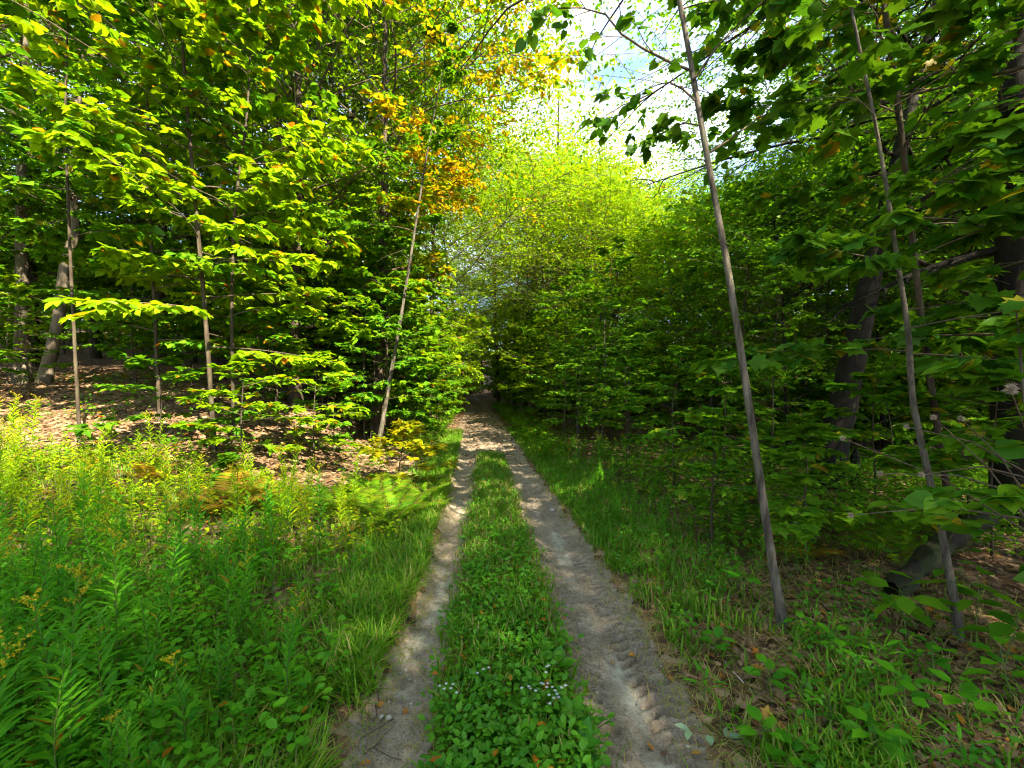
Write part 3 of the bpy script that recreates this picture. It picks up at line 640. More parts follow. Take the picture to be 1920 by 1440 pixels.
near_tree('sunlit_sapling', 'leafy green sapling between the crooked tree and the sunlit pair', 77, l3, [.03, .027, .022, .016, .006],
          T_OVATE, 'leaf_green', 'bark_brown', 150, n_limb=32, z0=.20, z1=.98, length=bell(1.8, .8), n2=7, n3=3, nl=6, leaf=.14, elev=(5, 50), droop=-.12, ldroop=.25, nj=.3, zj=.10, aut=few(.03))
l4 = [at(150, 6.2), (-6.4, 6.2, 3.0), (-6.5, 6.2, 5.5), (-6.4, 6.2, 8.5)]
near_tree('sunlit_sapling', 'green sapling with rusty leaf tips in front of the old trunks', 78, l4, [.022, .02, .015, .006],
          T_OVATE, 'leaf_shade', 'bark_brown', 150, n_limb=24, z0=.42, z1=.98, length=bell(1.6, .8), n2=6, n3=3, nl=6, leaf=.14, elev=(5, 45), droop=-.12, ldroop=.25, nj=.3, zj=.10, aut=few(.06))

# small beech saplings with flat sprays at the meadow edge
def sapling_near(label, seed, loc, h, r, n, lm, leafm, T, leaf, cnt, z0=.35, aut=None, elev=(-5, 30), name='beech_sapling', lean=(0, 0), zj=.07):
    tr = trunk_curve(h, np.random.default_rng(seed), lean, 8, .02) + np.array(loc)
    return near_tree(name, label, seed, tr, np.linspace(r, r * .3, 8), T, leafm, 'bark_brown', cnt, n_limb=n, z0=z0, z1=.98, length=bell(lm, .8), n2=5, n3=2, nl=5, leaf=leaf, elev=elev, droop=-.05, ldroop=.12, nj=.2, zj=zj, aut=aut, k=6)
sapling_near('low beech sapling with bright flat leaf sprays left of the fern', 81, at(455, 5.7), 1.55, .012, 11, .85, 'leaf_lime', T_OVATE, .115, 200, .3, few(.08))
sapling_near('low beech sapling with wide green sprays under the sunlit pair', 82, at(300, 6.0), 1.35, .011, 9, .95, 'leaf_green', T_OVATE, .12, 200, .3, few(.03))
sapling_near('small sapling with drooping green leaves near the pale leaning stem', 83, at(590, 6.6), 1.9, .012, 12, .8, 'leaf_lime', T_OVATE, .11, 160, .25, few(.04))
sapling_near('young sapling with yellowing tips behind the ferns', 84, at(520, 7.2), 2.3, .014, 14, .9, 'leaf_green', T_OVATE, .12, 160, .2, few(.08))
sapling_near('knee high maple seedling under the bright flat sprays', 85, at(430, 5.2), .55, .006, 7, .35, 'leaf_green', T_MAPLE, .10, 80, .3, few(.05))
sapling_near('bushy yellow leaved shrub at the left edge of the track', 86, at(745, 6.3), .95, .012, 18, .78, 'leaf_gold', T_OVATE, .10, 260, .15, lambda P, rng: np.where(rng.random(len(P)) < .6, .2 + .5 * rng.random(len(P)), 0), name='yellow_shrub', elev=(0, 45), lean=(.1, 0))
# right edge of the track: thicket of individually leafed saplings
for i, (x, d, h, lm, lf, lab) in enumerate([
    (1085, 8.2, 2.6, .85, .10, 'slim sapling over the dark hollow right of the track'), (1175, 7.2, 2.3, .8, .11, 'sapling with pale drooping leaves at the edge of the dark hollow'),
    (1265, 6.0, 2.2, .85, .115, 'sapling with broad dull leaves in front of the dark hollow'), (1360, 5.2, 1.9, .8, .115, 'leafy sapling right behind the straight grey stem'),
    (1335, 4.0, 1.35, .4, .09, 'thin dark stemmed sapling rising from the green verge'), (1510, 3.6, 1.3, .5, .10, 'bare legged sapling right of the straight grey stem'),
    (1640, 4.6, 1.7, .8, .12, 'leafy sapling in front of the leaning dark trunk'), (1860, 3.9, 2.1, .95, .14, 'sapling with big bright green leaves at chest height in the thicket')]):
    sapling_near(lab, 90 + i, at(x, d), h, .011, 12, lm, 'leaf_shade', (T_OVATE, T_MAPLE)[i % 2], lf, 150, .35, few(.04), name='thicket_sapling', zj=.12)

# ------------------------------------------------------------------ the dark trunks on the right
def hemlock(label, seed, base, h, r, lean, n, z0, lmax):
    rg = np.random.default_rng(seed); tr = trunk_curve(h, rg, lean, 18, .006)
    g = grow(seed, tr, radii(h, r, 18), n, z0, .98, bell(lmax, .8, .3), n2=9, n3=6, nl=14, leaf=.035, elev=(-5, 20), droop=-.25, f2=.34, f3=.32, nj=.25, ldroop=.05, zj=.10, dead=16)
    t = thing('hemlock_tree', label, 'tree', base)
    add('trunk', trunk_mesh('trunk', g, M['bark_dark'], 14, 1.3), t); tag(add('branchwork', wood_mesh('branchwork', g, M['bark_dark'], True, True), t), kind='stuff')
    tag(add('crown', crown_mesh('crown', g, T_NEEDLE, M['needle']), t), kind='stuff')
hemlock('massive nearly black conifer trunk at the right of the thicket', 101, at(1905, 4.9), 13, .21, (-.01, .0), 34, .22, 2.6)
hemlock('dark thick trunk leaning to the right behind the thicket', 102, at(1545, 6.6), 10, .21, (.27, .05), 28, .36, 2.2)
t = thing('tree_stump', 'small dark broken stub of a trunk beside the leaning dark trunk', 'stump', at(1602, 6.5))
P = np.array([(0, 0, -.2), (0, 0, .25), (.03, .02, .5), (.02, 0, .62)]); V, F = tubes(P[None], np.array([[.09, .075, .06, .015]]), 9)
add('stem', mk_mesh('stem', V, F, M['bark_dark'], smooth=True), t)
# fallen mossy log
a, b = px(1672, 1128, 3.05), px(1905, 962, 4.1); a[2] = float(H(a[0], a[1])) + .06; b[2] = float(H(b[0], b[1])) + .62
P = np.linspace(a, b, 30); P[:, 2] += .03 * np.sin(np.linspace(0, 5, 30)); P[:, 0] += .015 * np.sin(np.linspace(0, 9, 30)); mid = P[0].copy()
V, F = tubes((P - mid)[None], np.linspace(.065, .095, 30)[None] * (1 + .10 * np.sin(np.arange(30) * 1.1) + .05 * np.sin(np.arange(30) * 2.7))[None], 16)
V += np.random.default_rng(9).normal(0, .010, V.shape)
t = thing('fallen_log', 'mossy fallen log propped up in the right thicket', 'log', mid)
lg = add('trunk', mk_mesh('trunk', V, F, M['bark_moss'], smooth=True), t)
for i, sx in ((8, 1), (16, -1), (21, 1)):
    q = P[i] - mid; Pb = np.array([q, q + (.05 * sx, -.05, .12), q + (.10 * sx, -.10, .30)])
    add('broken_branch', mk_mesh('broken_branch', *tubes(Pb[None], np.array([[.016, .012, .006]]), 6), M['bark_moss'], smooth=True), t)

# ------------------------------------------------------------------ trees beside and behind the photographer: they shade the near stretch of the track
for X, Y, k, s, src in [(1.4, -3.4, 2, .58, BIG), (4.0, -3.0, 2, .58, BIG), (6.4, -2.4, 2, .46, BIG), (9.6, -3.2, 2, .6, BIG), (10.5, 1.6, 0, .62, BIG), (-1.6, -4.6, 2, .6, BIG), (2.8, -5.0, 2, .68, BIG), (5.4, -4.6, 2, .68, BIG), (.2, -5.2, 2, .68, BIG), (8., -4.6, 2, .66, BIG), (12.6, -1.4, 0, .85, BIG), (11.5, -5.5, 0, .8, BIG)]:
    plant(src[k], 'broadleaf_tree', 'tall tree beside the near stretch of the track', 'tree', (X, Y - 2.0, float(H(X, Y - 2.0))), rz(), s, 'trees shading the near track')

# ------------------------------------------------------------------ herbs
def goldenrod(seed, h, n, ll, plume=False, mat='herb'):
    rg = np.random.default_rng(seed); c = trunk_curve(h, rg, (rg.normal(0, .10), rg.normal(0, .10)), 9, .03)
    s = np.linspace(.15, 1, n) ** .9; Q, Tg = interp(c[None], s[None]); Q, Tg = Q[0], Tg[0]
    az = np.arange(n) * 2.4 + rg.normal(0, .25, n); up = .35 + .55 * s + rg.normal(0, .12, n)
    D = np.stack([np.cos(az), np.sin(az), up], 1); Nn = np.stack([-np.cos(az) * up, -np.sin(az) * up, np.ones(n)], 1) + rg.normal(0, .2, (n, 3))
    S = ll * np.interp(s, [0, .3, .75, 1], [.7, 1, .95, .45]) * rg.uniform(.8, 1.2, n)
    p = Proto(); V, F = tubes(c[None], np.linspace(.0035, .0015, 9)[None], 4); V[:4, 2] -= .05
    p.stem = mk_mesh('stem', V, F, M['stem_green'], smooth=True)
    p.fol = mk_mesh('foliage', *(lambda v, f, t: (v, f, M[mat], t))(*blades(T_LANCE, Q, D, Nn, S, np.clip(.3 + .5 * s + rg.normal(0, .12, n), 0, .99), np.where(rg.random(n) < .015, .7, 0))))
    p.plume = None
    if plume:
        m = 130; base = c[-1]; k = rg.integers(0, 7, m); t_ = rg.random(m); aa = k * .9
        PP = base + np.stack([np.cos(aa) * t_ * .07, np.sin(aa) * t_ * .07, -.10 + k * .02 + t_ * .05], 1)
        DD = rg.normal(0, 1, (m, 3)); v, f, tt = blades(T_DIAMOND, PP, DD, rg.normal(0, 1, (m, 3)), np.full(m, .012), rg.random(m))
        p.plume = mk_mesh('flower_plume', v, f, M['goldenrod_flower'], tt)
    return p
GR = [goldenrod(201, .75, 56, .115), goldenrod(202, .60, 48, .10), goldenrod(203, .85, 66, .115, True), goldenrod(204, .45, 38, .095), goldenrod(205, .68, 60, .085)]
GR_SUNLIT = [goldenrod(201, .75, 56, .115, mat='herb_sunlit'), goldenrod(202, .60, 48, .10, mat='herb_sunlit'), goldenrod(203, .85, 66, .115, True, mat='herb_sunlit'), goldenrod(204, .45, 38, .095, mat='herb_sunlit'), goldenrod(205, .68, 60, .085, mat='herb_sunlit')]  # same plants as GR, sunlight painted into the leaf colour
def place_rod(X, Y, k, s, label, group, GR=GR):
    t = thing('goldenrod', label, 'plant', (X, Y, float(H(X, Y))), rz(), s, group)
    add('stem', GR[k].stem, t); tag(add('foliage', GR[k].fol, t), kind='stuff')
    if GR[k].plume: add('flower_plume', GR[k].plume, t)
BARE = [(-3.0, 4.3, .55), (-2.95, 3.4, .42), (-2.0, 4.5, .40), (-4.2, 3.7, .4), (-1.6, 3.2, .3)]
def bare(X, Y): return sum(np.exp(-((X - a) ** 2 + (Y - b) ** 2) / r ** 2) for a, b, r in BARE)
n = 0
while n < 298:
    Y = 1.2 + 4.5 * rngp.random() ** 1.05; X = jit(-1.3 * Y - .6, -.55 - .05 * Y)
    u = X - pc(Y)
    if u > -1.05 - .35 * rngp.random() or X < -8.2: continue
    if wob(X, Y, .9) < -.55 or bare(X, Y) > .25 + rngp.random(): continue
    k = int(rngp.integers(0, 5)); fl = 'yellow flowered' if k == 2 else ('short leafy' if k == 3 else 'fine leaved' if k == 4 else 'tall leafy')
    zone = ('on the verge beside the left rut' if u < 0 and u > -1.7 else 'around the rust brown fern' if (X + 3.1) ** 2 + (Y - 4.9) ** 2 < 1.1 else 'at the foot of the low beech saplings' if Y > 5.0 else 'in the sunny middle of the left meadow' if Y > 3.7 else 'in the shaded near part of the left meadow')
    place_rod(X, Y, k, jit(.65, 1.05) * (1 if u < -1.6 else .7), fl + ' goldenrod ' + zone, 'goldenrod ' + zone + ', ' + fl, GR_SUNLIT if Y > 3.5 + .5 * rngp.random() else GR)
    n += 1
for i in range(90):
    Y = jit(3.2, 9.5); X = float(pc(Y)) + jit(1.25, 2.6)
    place_rod(X, Y, int(rngp.integers(0, 5)), jit(.4, .75), 'short goldenrod stem on the green verge right of the track', 'goldenrod on the right verge')
place_rod(*at(1128, 6.6)[:2], 2, .9, 'tall pale goldenrod standing alone before the dark hollow', None)

# grass: blades on the crown of the track, the verges and between the herbs
def grass_mesh(name, P, h, mat, rg, wd=.005, aut=.12, lean=.55):
    n = len(P); az = rg.random(n) * 6.283; dr = np.stack([np.cos(az), np.sin(az), 0 * az], 1); sd = np.stack([-np.sin(az), np.cos(az), 0 * az], 1)
    ln = np.abs(rg.normal(lean, .25, n))[:, None]; hh = h[:, None]
    rows = []
    for t, w in ((0, .8), (.4, 1.), (.75, .7), (1., .0)):
        c = P + dr * (ln * hh * t * t) + np.array([0, 0, 1.]) * hh * (t - .38 * ln * t * t)
        if w > 0: rows += [c - sd * wd * w, c + sd * wd * w]
        else: rows += [c]
    V = np.stack(rows, 1)
    b = (np.arange(n) * 7)[:, None]
    Q = np.concatenate([b + [0, 1, 3, 2], b + [2, 3, 5, 4]]); Tr = b + [4, 5, 6]
    c = np.stack([np.clip(rg.normal(.5, .25, n), 0, .99), np.where(rg.random(n) < aut, .5 + .5 * rg.random(n), 0)], 1)
    return mk_mesh(name, V.reshape(-1, 3), [Q, Tr], mat, np.repeat(c, 7, 0))
rg = np.random.default_rng(300)
def scatter(n, fn):
    out = []
    while sum(map(len, out)) < n:
        out.append(fn(4000))
    P = np.concatenate(out)[:n]; return np.column_stack([P, H(P[:, 0], P[:, 1])])
def clumpy(X, Y, k, thr): return wob(X * 1.7, Y * 1.7, k) + .5 * wob(X + 3, Y - 2, k * 2.3) + rg.normal(0, .25, len(X)) > thr
def mid_strip(m):
    Y = 1.25 + 8.5 * rg.random(m) ** 1.6; u = rg.uniform(-.46, .46, m); X = u + pc(Y)
    cl, wl = rut_l(Y); cr, wr = rut_r(Y); e = rg.normal(0, .045, m) + edge_j(X, Y) * .9
    ok = (u > cl + wl * 1.0 + e) & (u < cr - wr * 1.0 + e); return np.stack([X, Y], 1)[ok]
P = scatter(15000, mid_strip); tag(add('grass', grass_mesh('grass', P, rg.uniform(.04, .13, len(P)) * (1 + .4 * wob(P[:, 0], P[:, 1], 2)), M['grass'], rg, aut=.22)), 'grass growing on the crown between the two wheel ruts', 'grass', None, 'stuff')
def verge_l(m):
    Y = 1.25 + 13 * rg.random(m) ** 2.2; u = rut_l(Y)[0] - rut_l(Y)[1] - .04 - np.abs(rg.normal(0, .32, m)); X = u + pc(Y); u = u + edge_j(X, Y); X = u + pc(Y); return np.stack([X, Y], 1)[clumpy(X, Y, 1.4, -.35)]
P = scatter(22000, verge_l); tag(add('grass', grass_mesh('grass', P, rg.uniform(.06, .26, len(P)), M['grass'], rg, wd=.004, lean=.8)), 'long grass along the left rut below the herb meadow', 'grass', None, 'stuff')
def verge_r(m):
    Y = 1.25 + 14 * rg.random(m) ** 2.; u = .95 + np.abs(rg.normal(0, .5, m)); X = u + pc(Y); u = u + edge_j(X, Y); X = u + pc(Y); return np.stack([X, Y], 1)[clumpy(X, Y, 1.2, .0) | (Y > 4)]
P = scatter(20000, verge_r); tag(add('grass', grass_mesh('grass', P, rg.uniform(.05, .17, len(P)), M['grass'], rg)), 'short tufted grass along the right rut', 'grass', None, 'stuff')
def meadow(m):
    Y = .2 + 5.6 * rg.random(m) ** 1.0; X = rg.uniform(-1.45, -.15, m) * Y - 1.6 * rg.random(m); u = X - pc(Y); return np.stack([X, Y], 1)[(u < -.95) & (X > -9.5) & clumpy(X, Y, 1.1, -.45) & (bare(X, Y) < .2 + rg.random(m))]
P = scatter(30000, meadow); tag(add('grass', grass_mesh('grass', P, rg.uniform(.08, .24, len(P)), M['grass'], rg, wd=.004, aut=.25)), 'grass blades between the herbs of the left meadow', 'grass', None, 'stuff')

# low broad leaved cover
def cover(name, label, P, T, size, mat, rg, per=5, rise=.08, aut=.02):
    n = len(P); i = np.repeat(np.arange(n), per); m = len(i); az = rg.random(m) * 6.283; r = rg.uniform(.01, .06, m); z = rise * rg.uniform(.25, 1.2, m)
    Q = P[i] + np.stack([np.cos(az) * r, np.sin(az) * r, z], 1)
    D = np.stack([np.cos(az), np.sin(az), rg.normal(.15, .3, m)], 1); Nn = np.stack([0 * az, 0 * az, np.ones(m)], 1) + rg.normal(0, .3, (m, 3))
    v, f, t = blades(T, Q, D, Nn, size * rg.uniform(.6, 1.4, m), np.clip(rg.normal(.5, .25, m), 0, .99), np.where(rg.random(m) < aut, .9, 0))
    return tag(add(name, mk_mesh(name, v, f, M[mat], t)), label, 'plants', None, 'stuff')
def mid_near(m): P = mid_strip(m); return P[(rg.random(len(P)) < np.clip(1.5 - .28 * P[:, 1], .12, 1))]
P = scatter(1700, mid_near); cover('clover', 'low clover and broad leaves on the crown of the track', P, T_OVATE, .036, 'herb_low', rg, 5, .09)
P = scatter(3400, meadow); in_sun = P[:, 1] > 3.5 + .4 * rg.random(len(P)); cover('ground_herbs', 'low leafy undergrowth in the shaded near part of the left meadow', P[~in_sun], T_OVATE, .045, 'herb', rg, 6, .22, .01); cover('ground_herbs', 'low undergrowth coloured sunlit yellow in the sunny part of the left meadow', P[in_sun], T_OVATE, .045, 'herb_sunlit', rg, 6, .2, .12)
def right_floor(m):
    Y = 1.3 + 7 * rg.random(m) ** 1.3; u = .98 + np.abs(rg.normal(0, 1., m)); X = u + pc(Y); return np.stack([X, Y], 1)[clumpy(X, Y, 1.3, np.where(Y > 3.6, -.6, .25))]
P = scatter(1400, right_floor); cover('ground_herbs', 'scattered low herbs on the shaded ground right of the track', P, T_OVATE, .034, 'herb_low', rg, 5, .11, .01)
def thick(m):
    Y = rg.uniform(3.6, 9, m); X = rg.uniform(.2, 1.2, m) * Y; return np.stack([X, Y], 1)[X - pc(Y) > 1.9]
P = scatter(2600, thick); cover('ground_herbs', 'knee high leafy undergrowth in the right thicket', P, T_OVATE, .06, 'leaf_shade', rg, 6, .42, .012)
def bank(m):
    Y = rg.uniform(5.2, 11, m); X = rg.uniform(-1.2, -.3, m) * Y; return np.stack([X, Y], 1)[clumpy(X, Y, .8, .35)]
P = scatter(700, bank); cover('ground_herbs', 'sparse green seedlings on the leaf covered bank', P, T_OVATE, .06, 'leaf_green', rg, 5, .2, .1)

def far_edge(m):
    Y = rg.uniform(8.5, 30, m); sd = np.where(rg.random(m) < .5, -1, 1); X = pc(Y) + sd * (1.05 + np.abs(rg.normal(0, .7, m))); return np.stack([X, Y], 1)[clumpy(X, Y, .9, -.2)]
P = scatter(2400, far_edge); cover('ground_herbs', 'leafy seedlings fringing the far stretch of the track', P, T_OVATE, .075, 'leaf_green', rg, 6, .35, .03)
# leaf litter
def litter(P, size, rg, aut=.10, T=T_DIAMOND):
    n = len(P); az = rg.random(n) * 6.283
    D = np.stack([np.cos(az), np.sin(az), rg.normal(0, .2, n)], 1); Nn = np.stack([0 * az, 0 * az, np.ones(n)], 1) + rg.normal(0, .35, (n, 3))
    Q = P + np.array([0, 0, .008]) + np.array([0, 0, 1]) * rg.random((n, 1)) * .02
    return blades(T, Q, D, Nn, size * rg.uniform(.5, 1.3, n), rg.random(n), np.where(rg.random(n) < aut, rg.random(n), 0))
def lit_r(m):
    Y = 1.25 + 9 * rg.random(m) ** 1.3; X = Y * rg.uniform(.1, 1.25, m) + .2; return np.stack([X, Y], 1)[(X - pc(Y)) > 1.0 + .12 * np.abs(rg.normal(size=m))]
P = scatter(16000, lit_r); v, f, t = litter(P, .058, rg, .08, T_LOBED); tag(add('leaf_litter', mk_mesh('leaf_litter', v, f, M['litter'], t)), 'brown fallen leaves covering the ground right of the track', 'leaf litter', None, 'stuff')
def lit_l(m):
    Y = rg.uniform(1., 13, m); X = -Y * rg.uniform(.12, 1.35, m) - .3 - 2 * rg.random(m); return np.stack([X, Y], 1)[(X - pc(Y)) < -1.1]
P = scatter(18000, lit_l); v, f, t = litter(P, .085, rg, .06); tag(add('leaf_litter', mk_mesh('leaf_litter', v, f, M['litter'], t)), 'brown fallen leaves covering the left bank', 'leaf litter', None, 'stuff')
def lit_p(m):
    Y = rg.uniform(8.5, 40, m); X = pc(Y) + rg.normal(0, .9, m); return np.stack([X, Y], 1)
P = scatter(5000, lit_p); v, f, t = litter(P, .09, rg, .05); tag(add('leaf_litter', mk_mesh('leaf_litter', v, f, M['litter'], t)), 'fallen leaves strewn over the far stretch of the track', 'leaf litter', None, 'stuff')

# crumbs of soil and straw on the wheel tracks
T_CRUMB = tpl([(1, 0, 0), (-.8, .1, 0), (.1, .8, 0), (0, -.9, .1), (0, .1, .7), (.1, 0, -.5)], [(0, 2, 4), (2, 1, 4), (1, 3, 4), (3, 0, 4), (2, 0, 5), (1, 2, 5), (3, 1, 5), (0, 3, 5)])
M['soil'] = leaf_mat('soil', (.18, .14, .112), (.34, .285, .235), transl=0., spec=0.)
def ruts(m):
    Y = 1.25 + 5.5 * rg.random(m) ** 1.5; cl, wl = rut_l(Y); cr, wr = rut_r(Y); q = rg.normal(0, .75, m); w = rg.random(m) < .62
    u = np.where(w, cr + wr * q, cl + wl * q); return np.stack([u + pc(Y), Y], 1)[np.abs(q) < 1.35]
P = scatter(9000, ruts); n = len(P)
v, f, t = blades(T_CRUMB, P + np.array([0, 0, .002]), rg.normal(0, 1, (n, 3)), rg.normal(0, 1, (n, 3)), .0018 + .0055 * rg.random(n) ** 4, rg.random(n)); tag(add('soil_crumbs', mk_mesh('soil_crumbs', v, f, M['soil'], t)), 'loose crumbs of soil on the wheel ruts', 'soil', None, 'stuff')
def rut_edge(m):
    Y = 1.25 + 6.5 * rg.random(m) ** 1.4; cl, wl = rut_l(Y); cr, wr = rut_r(Y); k = rg.integers(0, 4, m); e = rg.normal(0, .07, m)
    u = np.choose(k, [cl - wl, cl + wl, cr - wr, cr + wr]) + e; return np.stack([u + pc(Y), Y], 1)
P = scatter(5200, rut_edge); tag(add('dry_grass', grass_mesh('dry_grass', P, rg.uniform(.02, .10, len(P)), M['grass'], rg, wd=.0022, aut=.8, lean=1.4)), 'dry bent grass and straw fringing the wheel ruts', 'grass', None, 'stuff')
def rfl(m):
    Y = 1.3 + 3.2 * rg.random(m); X = rg.uniform(.95, 3.6, m); return np.stack([X, Y], 1)[X < 1.2 * Y + .3]
P = scatter(5000, rfl); tag(add('dry_grass', grass_mesh('dry_grass', P, rg.uniform(.03, .14, len(P)), M['grass'], rg, wd=.0022, aut=.75, lean=1.2)), 'dry grass among the dead leaves right of the track', 'grass', None, 'stuff')

# ------------------------------------------------------------------ ferns: every frond a part
def frond_mesh(seed, ln, aut):
    rg = np.random.default_rng(seed); t = np.linspace(0, 1, 10); c = np.stack([t * ln * .85, 0 * t, ln * (.75 * t - .62 * t * t)], 1)
    n = 44; s = np.repeat(np.linspace(.14, .99, n // 2), 2); Q, Tg = interp(c[None], s[None]); Q, Tg = Q[0], Tg[0]
    side = np.where(np.arange(n) % 2, 1., -1.)
    D = np.stack([.35 + 0 * s, side, -.12 + 0 * s], 1) * 1.; D = Tg * .35 + np.stack([0 * s, side, -.1 + 0 * s], 1)
    S = ln * .24 * np.sin(np.pi * np.clip(s * .92 + .08, 0, 1)) ** .8 + .01
    Nn = np.cross(np.stack([0 * s, np.ones(n), 0 * s], 1), -Tg) * -1; Nn = np.where(Nn[:, 2:3] < 0, -Nn, Nn) + rg.normal(0, .12, (n, 3))
    v, f, tt = blades(T_PINNA, Q, D, Nn, S, np.clip(rg.normal(.5, .2, n), 0, .99), np.clip(aut + rg.normal(0, .2, n), 0, 1))
    return v, f, tt, c
T_PINNA = tpl([(0, 0, 0), (.30, .068, .02), (.68, .055, .0), (1, 0, -.10), (.68, -.055, .0), (.30, -.068, .02)], [(0, 5, 1), (1, 5, 4), (1, 4, 2), (2, 4, 3)])
FR = {}
def fern(label, loc, ln, nf, aut, seed, group=None):
    rg = np.random.default_rng(seed); t = thing('fern', label, 'fern', loc, rz(), 1., group)
    for i in range(nf):
        key = (i % 3, aut)
        if key not in FR:
            v, f, tt, c = frond_mesh(400 + i, 1., aut); FR[key] = (mk_mesh('frond', v, f, M['fern'], tt), mk_mesh('rib', *tubes(c[None], np.linspace(.008, .002, 10)[None], 4), M['stem_red'], smooth=True))
        o = add('frond', FR[key][0], t); o.rotation_euler = (rg.normal(0, .15), -rg.uniform(.0, .55), i * 6.283 / nf + rg.normal(0, .25)); s = ln * rg.uniform(.75, 1.15); o.scale = (s, s, s)
        add('rib', FR[key][1], o)
fern('rust brown and yellow fern arching over the left meadow', at(425, 4.75), .75, 8, .75, 1)
fern('yellow green fern leaning beside the rust brown one', at(470, 5.0), .7, 7, .35, 2)
for i, (x, d, l) in enumerate([(715, 5.3, .65), (765, 5.1, .7), (803, 5.7, .55), (690, 5.8, .6), (640, 5.0, .65), (735, 4.7, .6)]):
    fern('bright green fern at the left verge below the yellow shrub', at(x, d), l, 7, .03, 10 + i, 'ferns at the left verge')
for i, (x, d, l) in enumerate([(1690, 3.7, .6), (1590, 4.2, .5), (1760, 4.4, .6), (1480, 4.4, .45)]):
    fern('dark green fern in the right thicket near the mossy log', at(x, d), l, 7, .02, 20 + i, 'ferns in the right thicket')
fern('golden brown withered fern behind the straight grey stem', at(1512, 3.75), .45, 6, .7, 31)
fern('reddish withered fern at the far edge of the left meadow', at(280, 5.2), .55, 6, .85, 32)

# ------------------------------------------------------------------ broad leaved seedlings near the camera: every leaf a part
def seedling(name, label, loc, h, n, leaf, T, mat, seed, up=.12, group=None, whorl=False, spread=1.):
    rg = np.random.default_rng(seed); t = thing(name, label, 'plant', loc, 0, 1., group)
    c = trunk_curve(h, rg, (rg.normal(0, .1), rg.normal(0, .1)), 6, .03); V, F = tubes(c[None], np.linspace(.004, .002, 6)[None], 5); V[:5, 2] -= .04
    add('stem', mk_mesh('stem', V, F, M['stem_green'], smooth=True), t)
    s = np.full(n, 1.) if whorl else np.linspace(.45, 1, n); Q, _ = interp(c[None], s[None]); Q = Q[0]
    az = np.arange(n) * (6.283 / n if whorl else 2.4) + rg.normal(0, .2, n); D = np.stack([np.cos(az), np.sin(az), up + rg.normal(0, .15, n)], 1)
    pet = leaf * .35 * spread; P3 = np.stack([Q, Q + D * pet * .5 + (0, 0, .005), Q + D * pet], 1)
    Nn = np.stack([0 * az, 0 * az, np.ones(n)], 1) + rg.normal(0, .2, (n, 3)); S = leaf * rg.uniform(.75, 1.2, n)
    D2 = D.copy(); D2[:, 2] -= .25
    leaf_objs(t, (P3[:, -1], D2, Nn, S), range(n), T, mat)
    add('leaf_stalks' if False else 'stalk', mk_mesh('stalk', *tubes(P3, np.full((n, 3), .0015), 3), M['stem_green'], smooth=True), t)
    return t
for i, (x, y, d, h, n, lf) in enumerate([(1625, 1130, 2.75, .32, 6, .15), (1700, 1180, 2.55, .30, 8, .15), (1830, 1120, 2.45, .42, 9, .16), (1880, 1140, 2.3, .36, 8, .15), (1770, 1080, 2.9, .34, 6, .14)]):
    seedling('hickory_seedling', 'seedling with large pointed leaves beside the foot of the crooked stem', at(x, d), h, n, lf, T_OVATE, 'leaf_green', 500 + i, group='large leaved seedlings at the crooked stem')
seedling('hickory_seedling', 'bright green seedling of rounded leaves left of the straight grey stem', at(1395, 2.95), .22, 7, .10, T_OVATE, 'herb', 511, whorl=True)
seedling('hickory_seedling', 'green seedling close against the foot of the straight grey stem', at(1492, 2.62), .12, 6, .075, T_OVATE, 'herb', 512)
for i, (x, d, h, n, lf) in enumerate([(1320, 2.15, .12, 8, .09), (1440, 2.2, .13, 7, .08), (1560, 2.35, .16, 9, .09), (1640, 2.2, .18, 9, .10), (1700, 1.95, .20, 8, .09), (1820, 1.9, .20, 9, .10), (1560, 1.95, .15, 9, .09), (1430, 1.85, .12, 8, .08),
                                      (1340, 2.5, .12, 7, .08), (1500, 2.05, .12, 9, .10), (1750, 2.2, .2, 8, .09), (1900, 2.05, .25, 9, .11), (1350, 1.95, .10, 6, .07), (1640, 1.78, .13, 8, .09), (1480, 1.74, .10, 8, .09), (1800, 1.7, .14, 8, .10)]):
    seedling('ground_herb', 'low leafy herb on the brown ground right of the track', at(x, d), h, n, lf, T_LANCE if i % 3 == 0 else T_OVATE, 'herb', 520 + i, .35, 'low herbs on the brown ground')
for i, (x, d, n, lf) in enumerate([(1010, 2.45, 8, .10), (1045, 2.3, 9, .12), (985, 2.0, 8, .09), (930, 1.85, 8, .08), (1065, 1.92, 7, .11), (860, 1.95, 7, .08), (1000, 1.78, 9, .08), (900, 2.2, 7, .08), (1085, 1.8, 6, .11), (955, 2.7, 7, .09)]):
    seedling('plantain', 'broad leaved rosette among the grass between the ruts', at(x, d), .05, n, lf, T_OVATE, 'herb_low', 540 + i, .75, 'rosettes between the ruts', spread=.4)
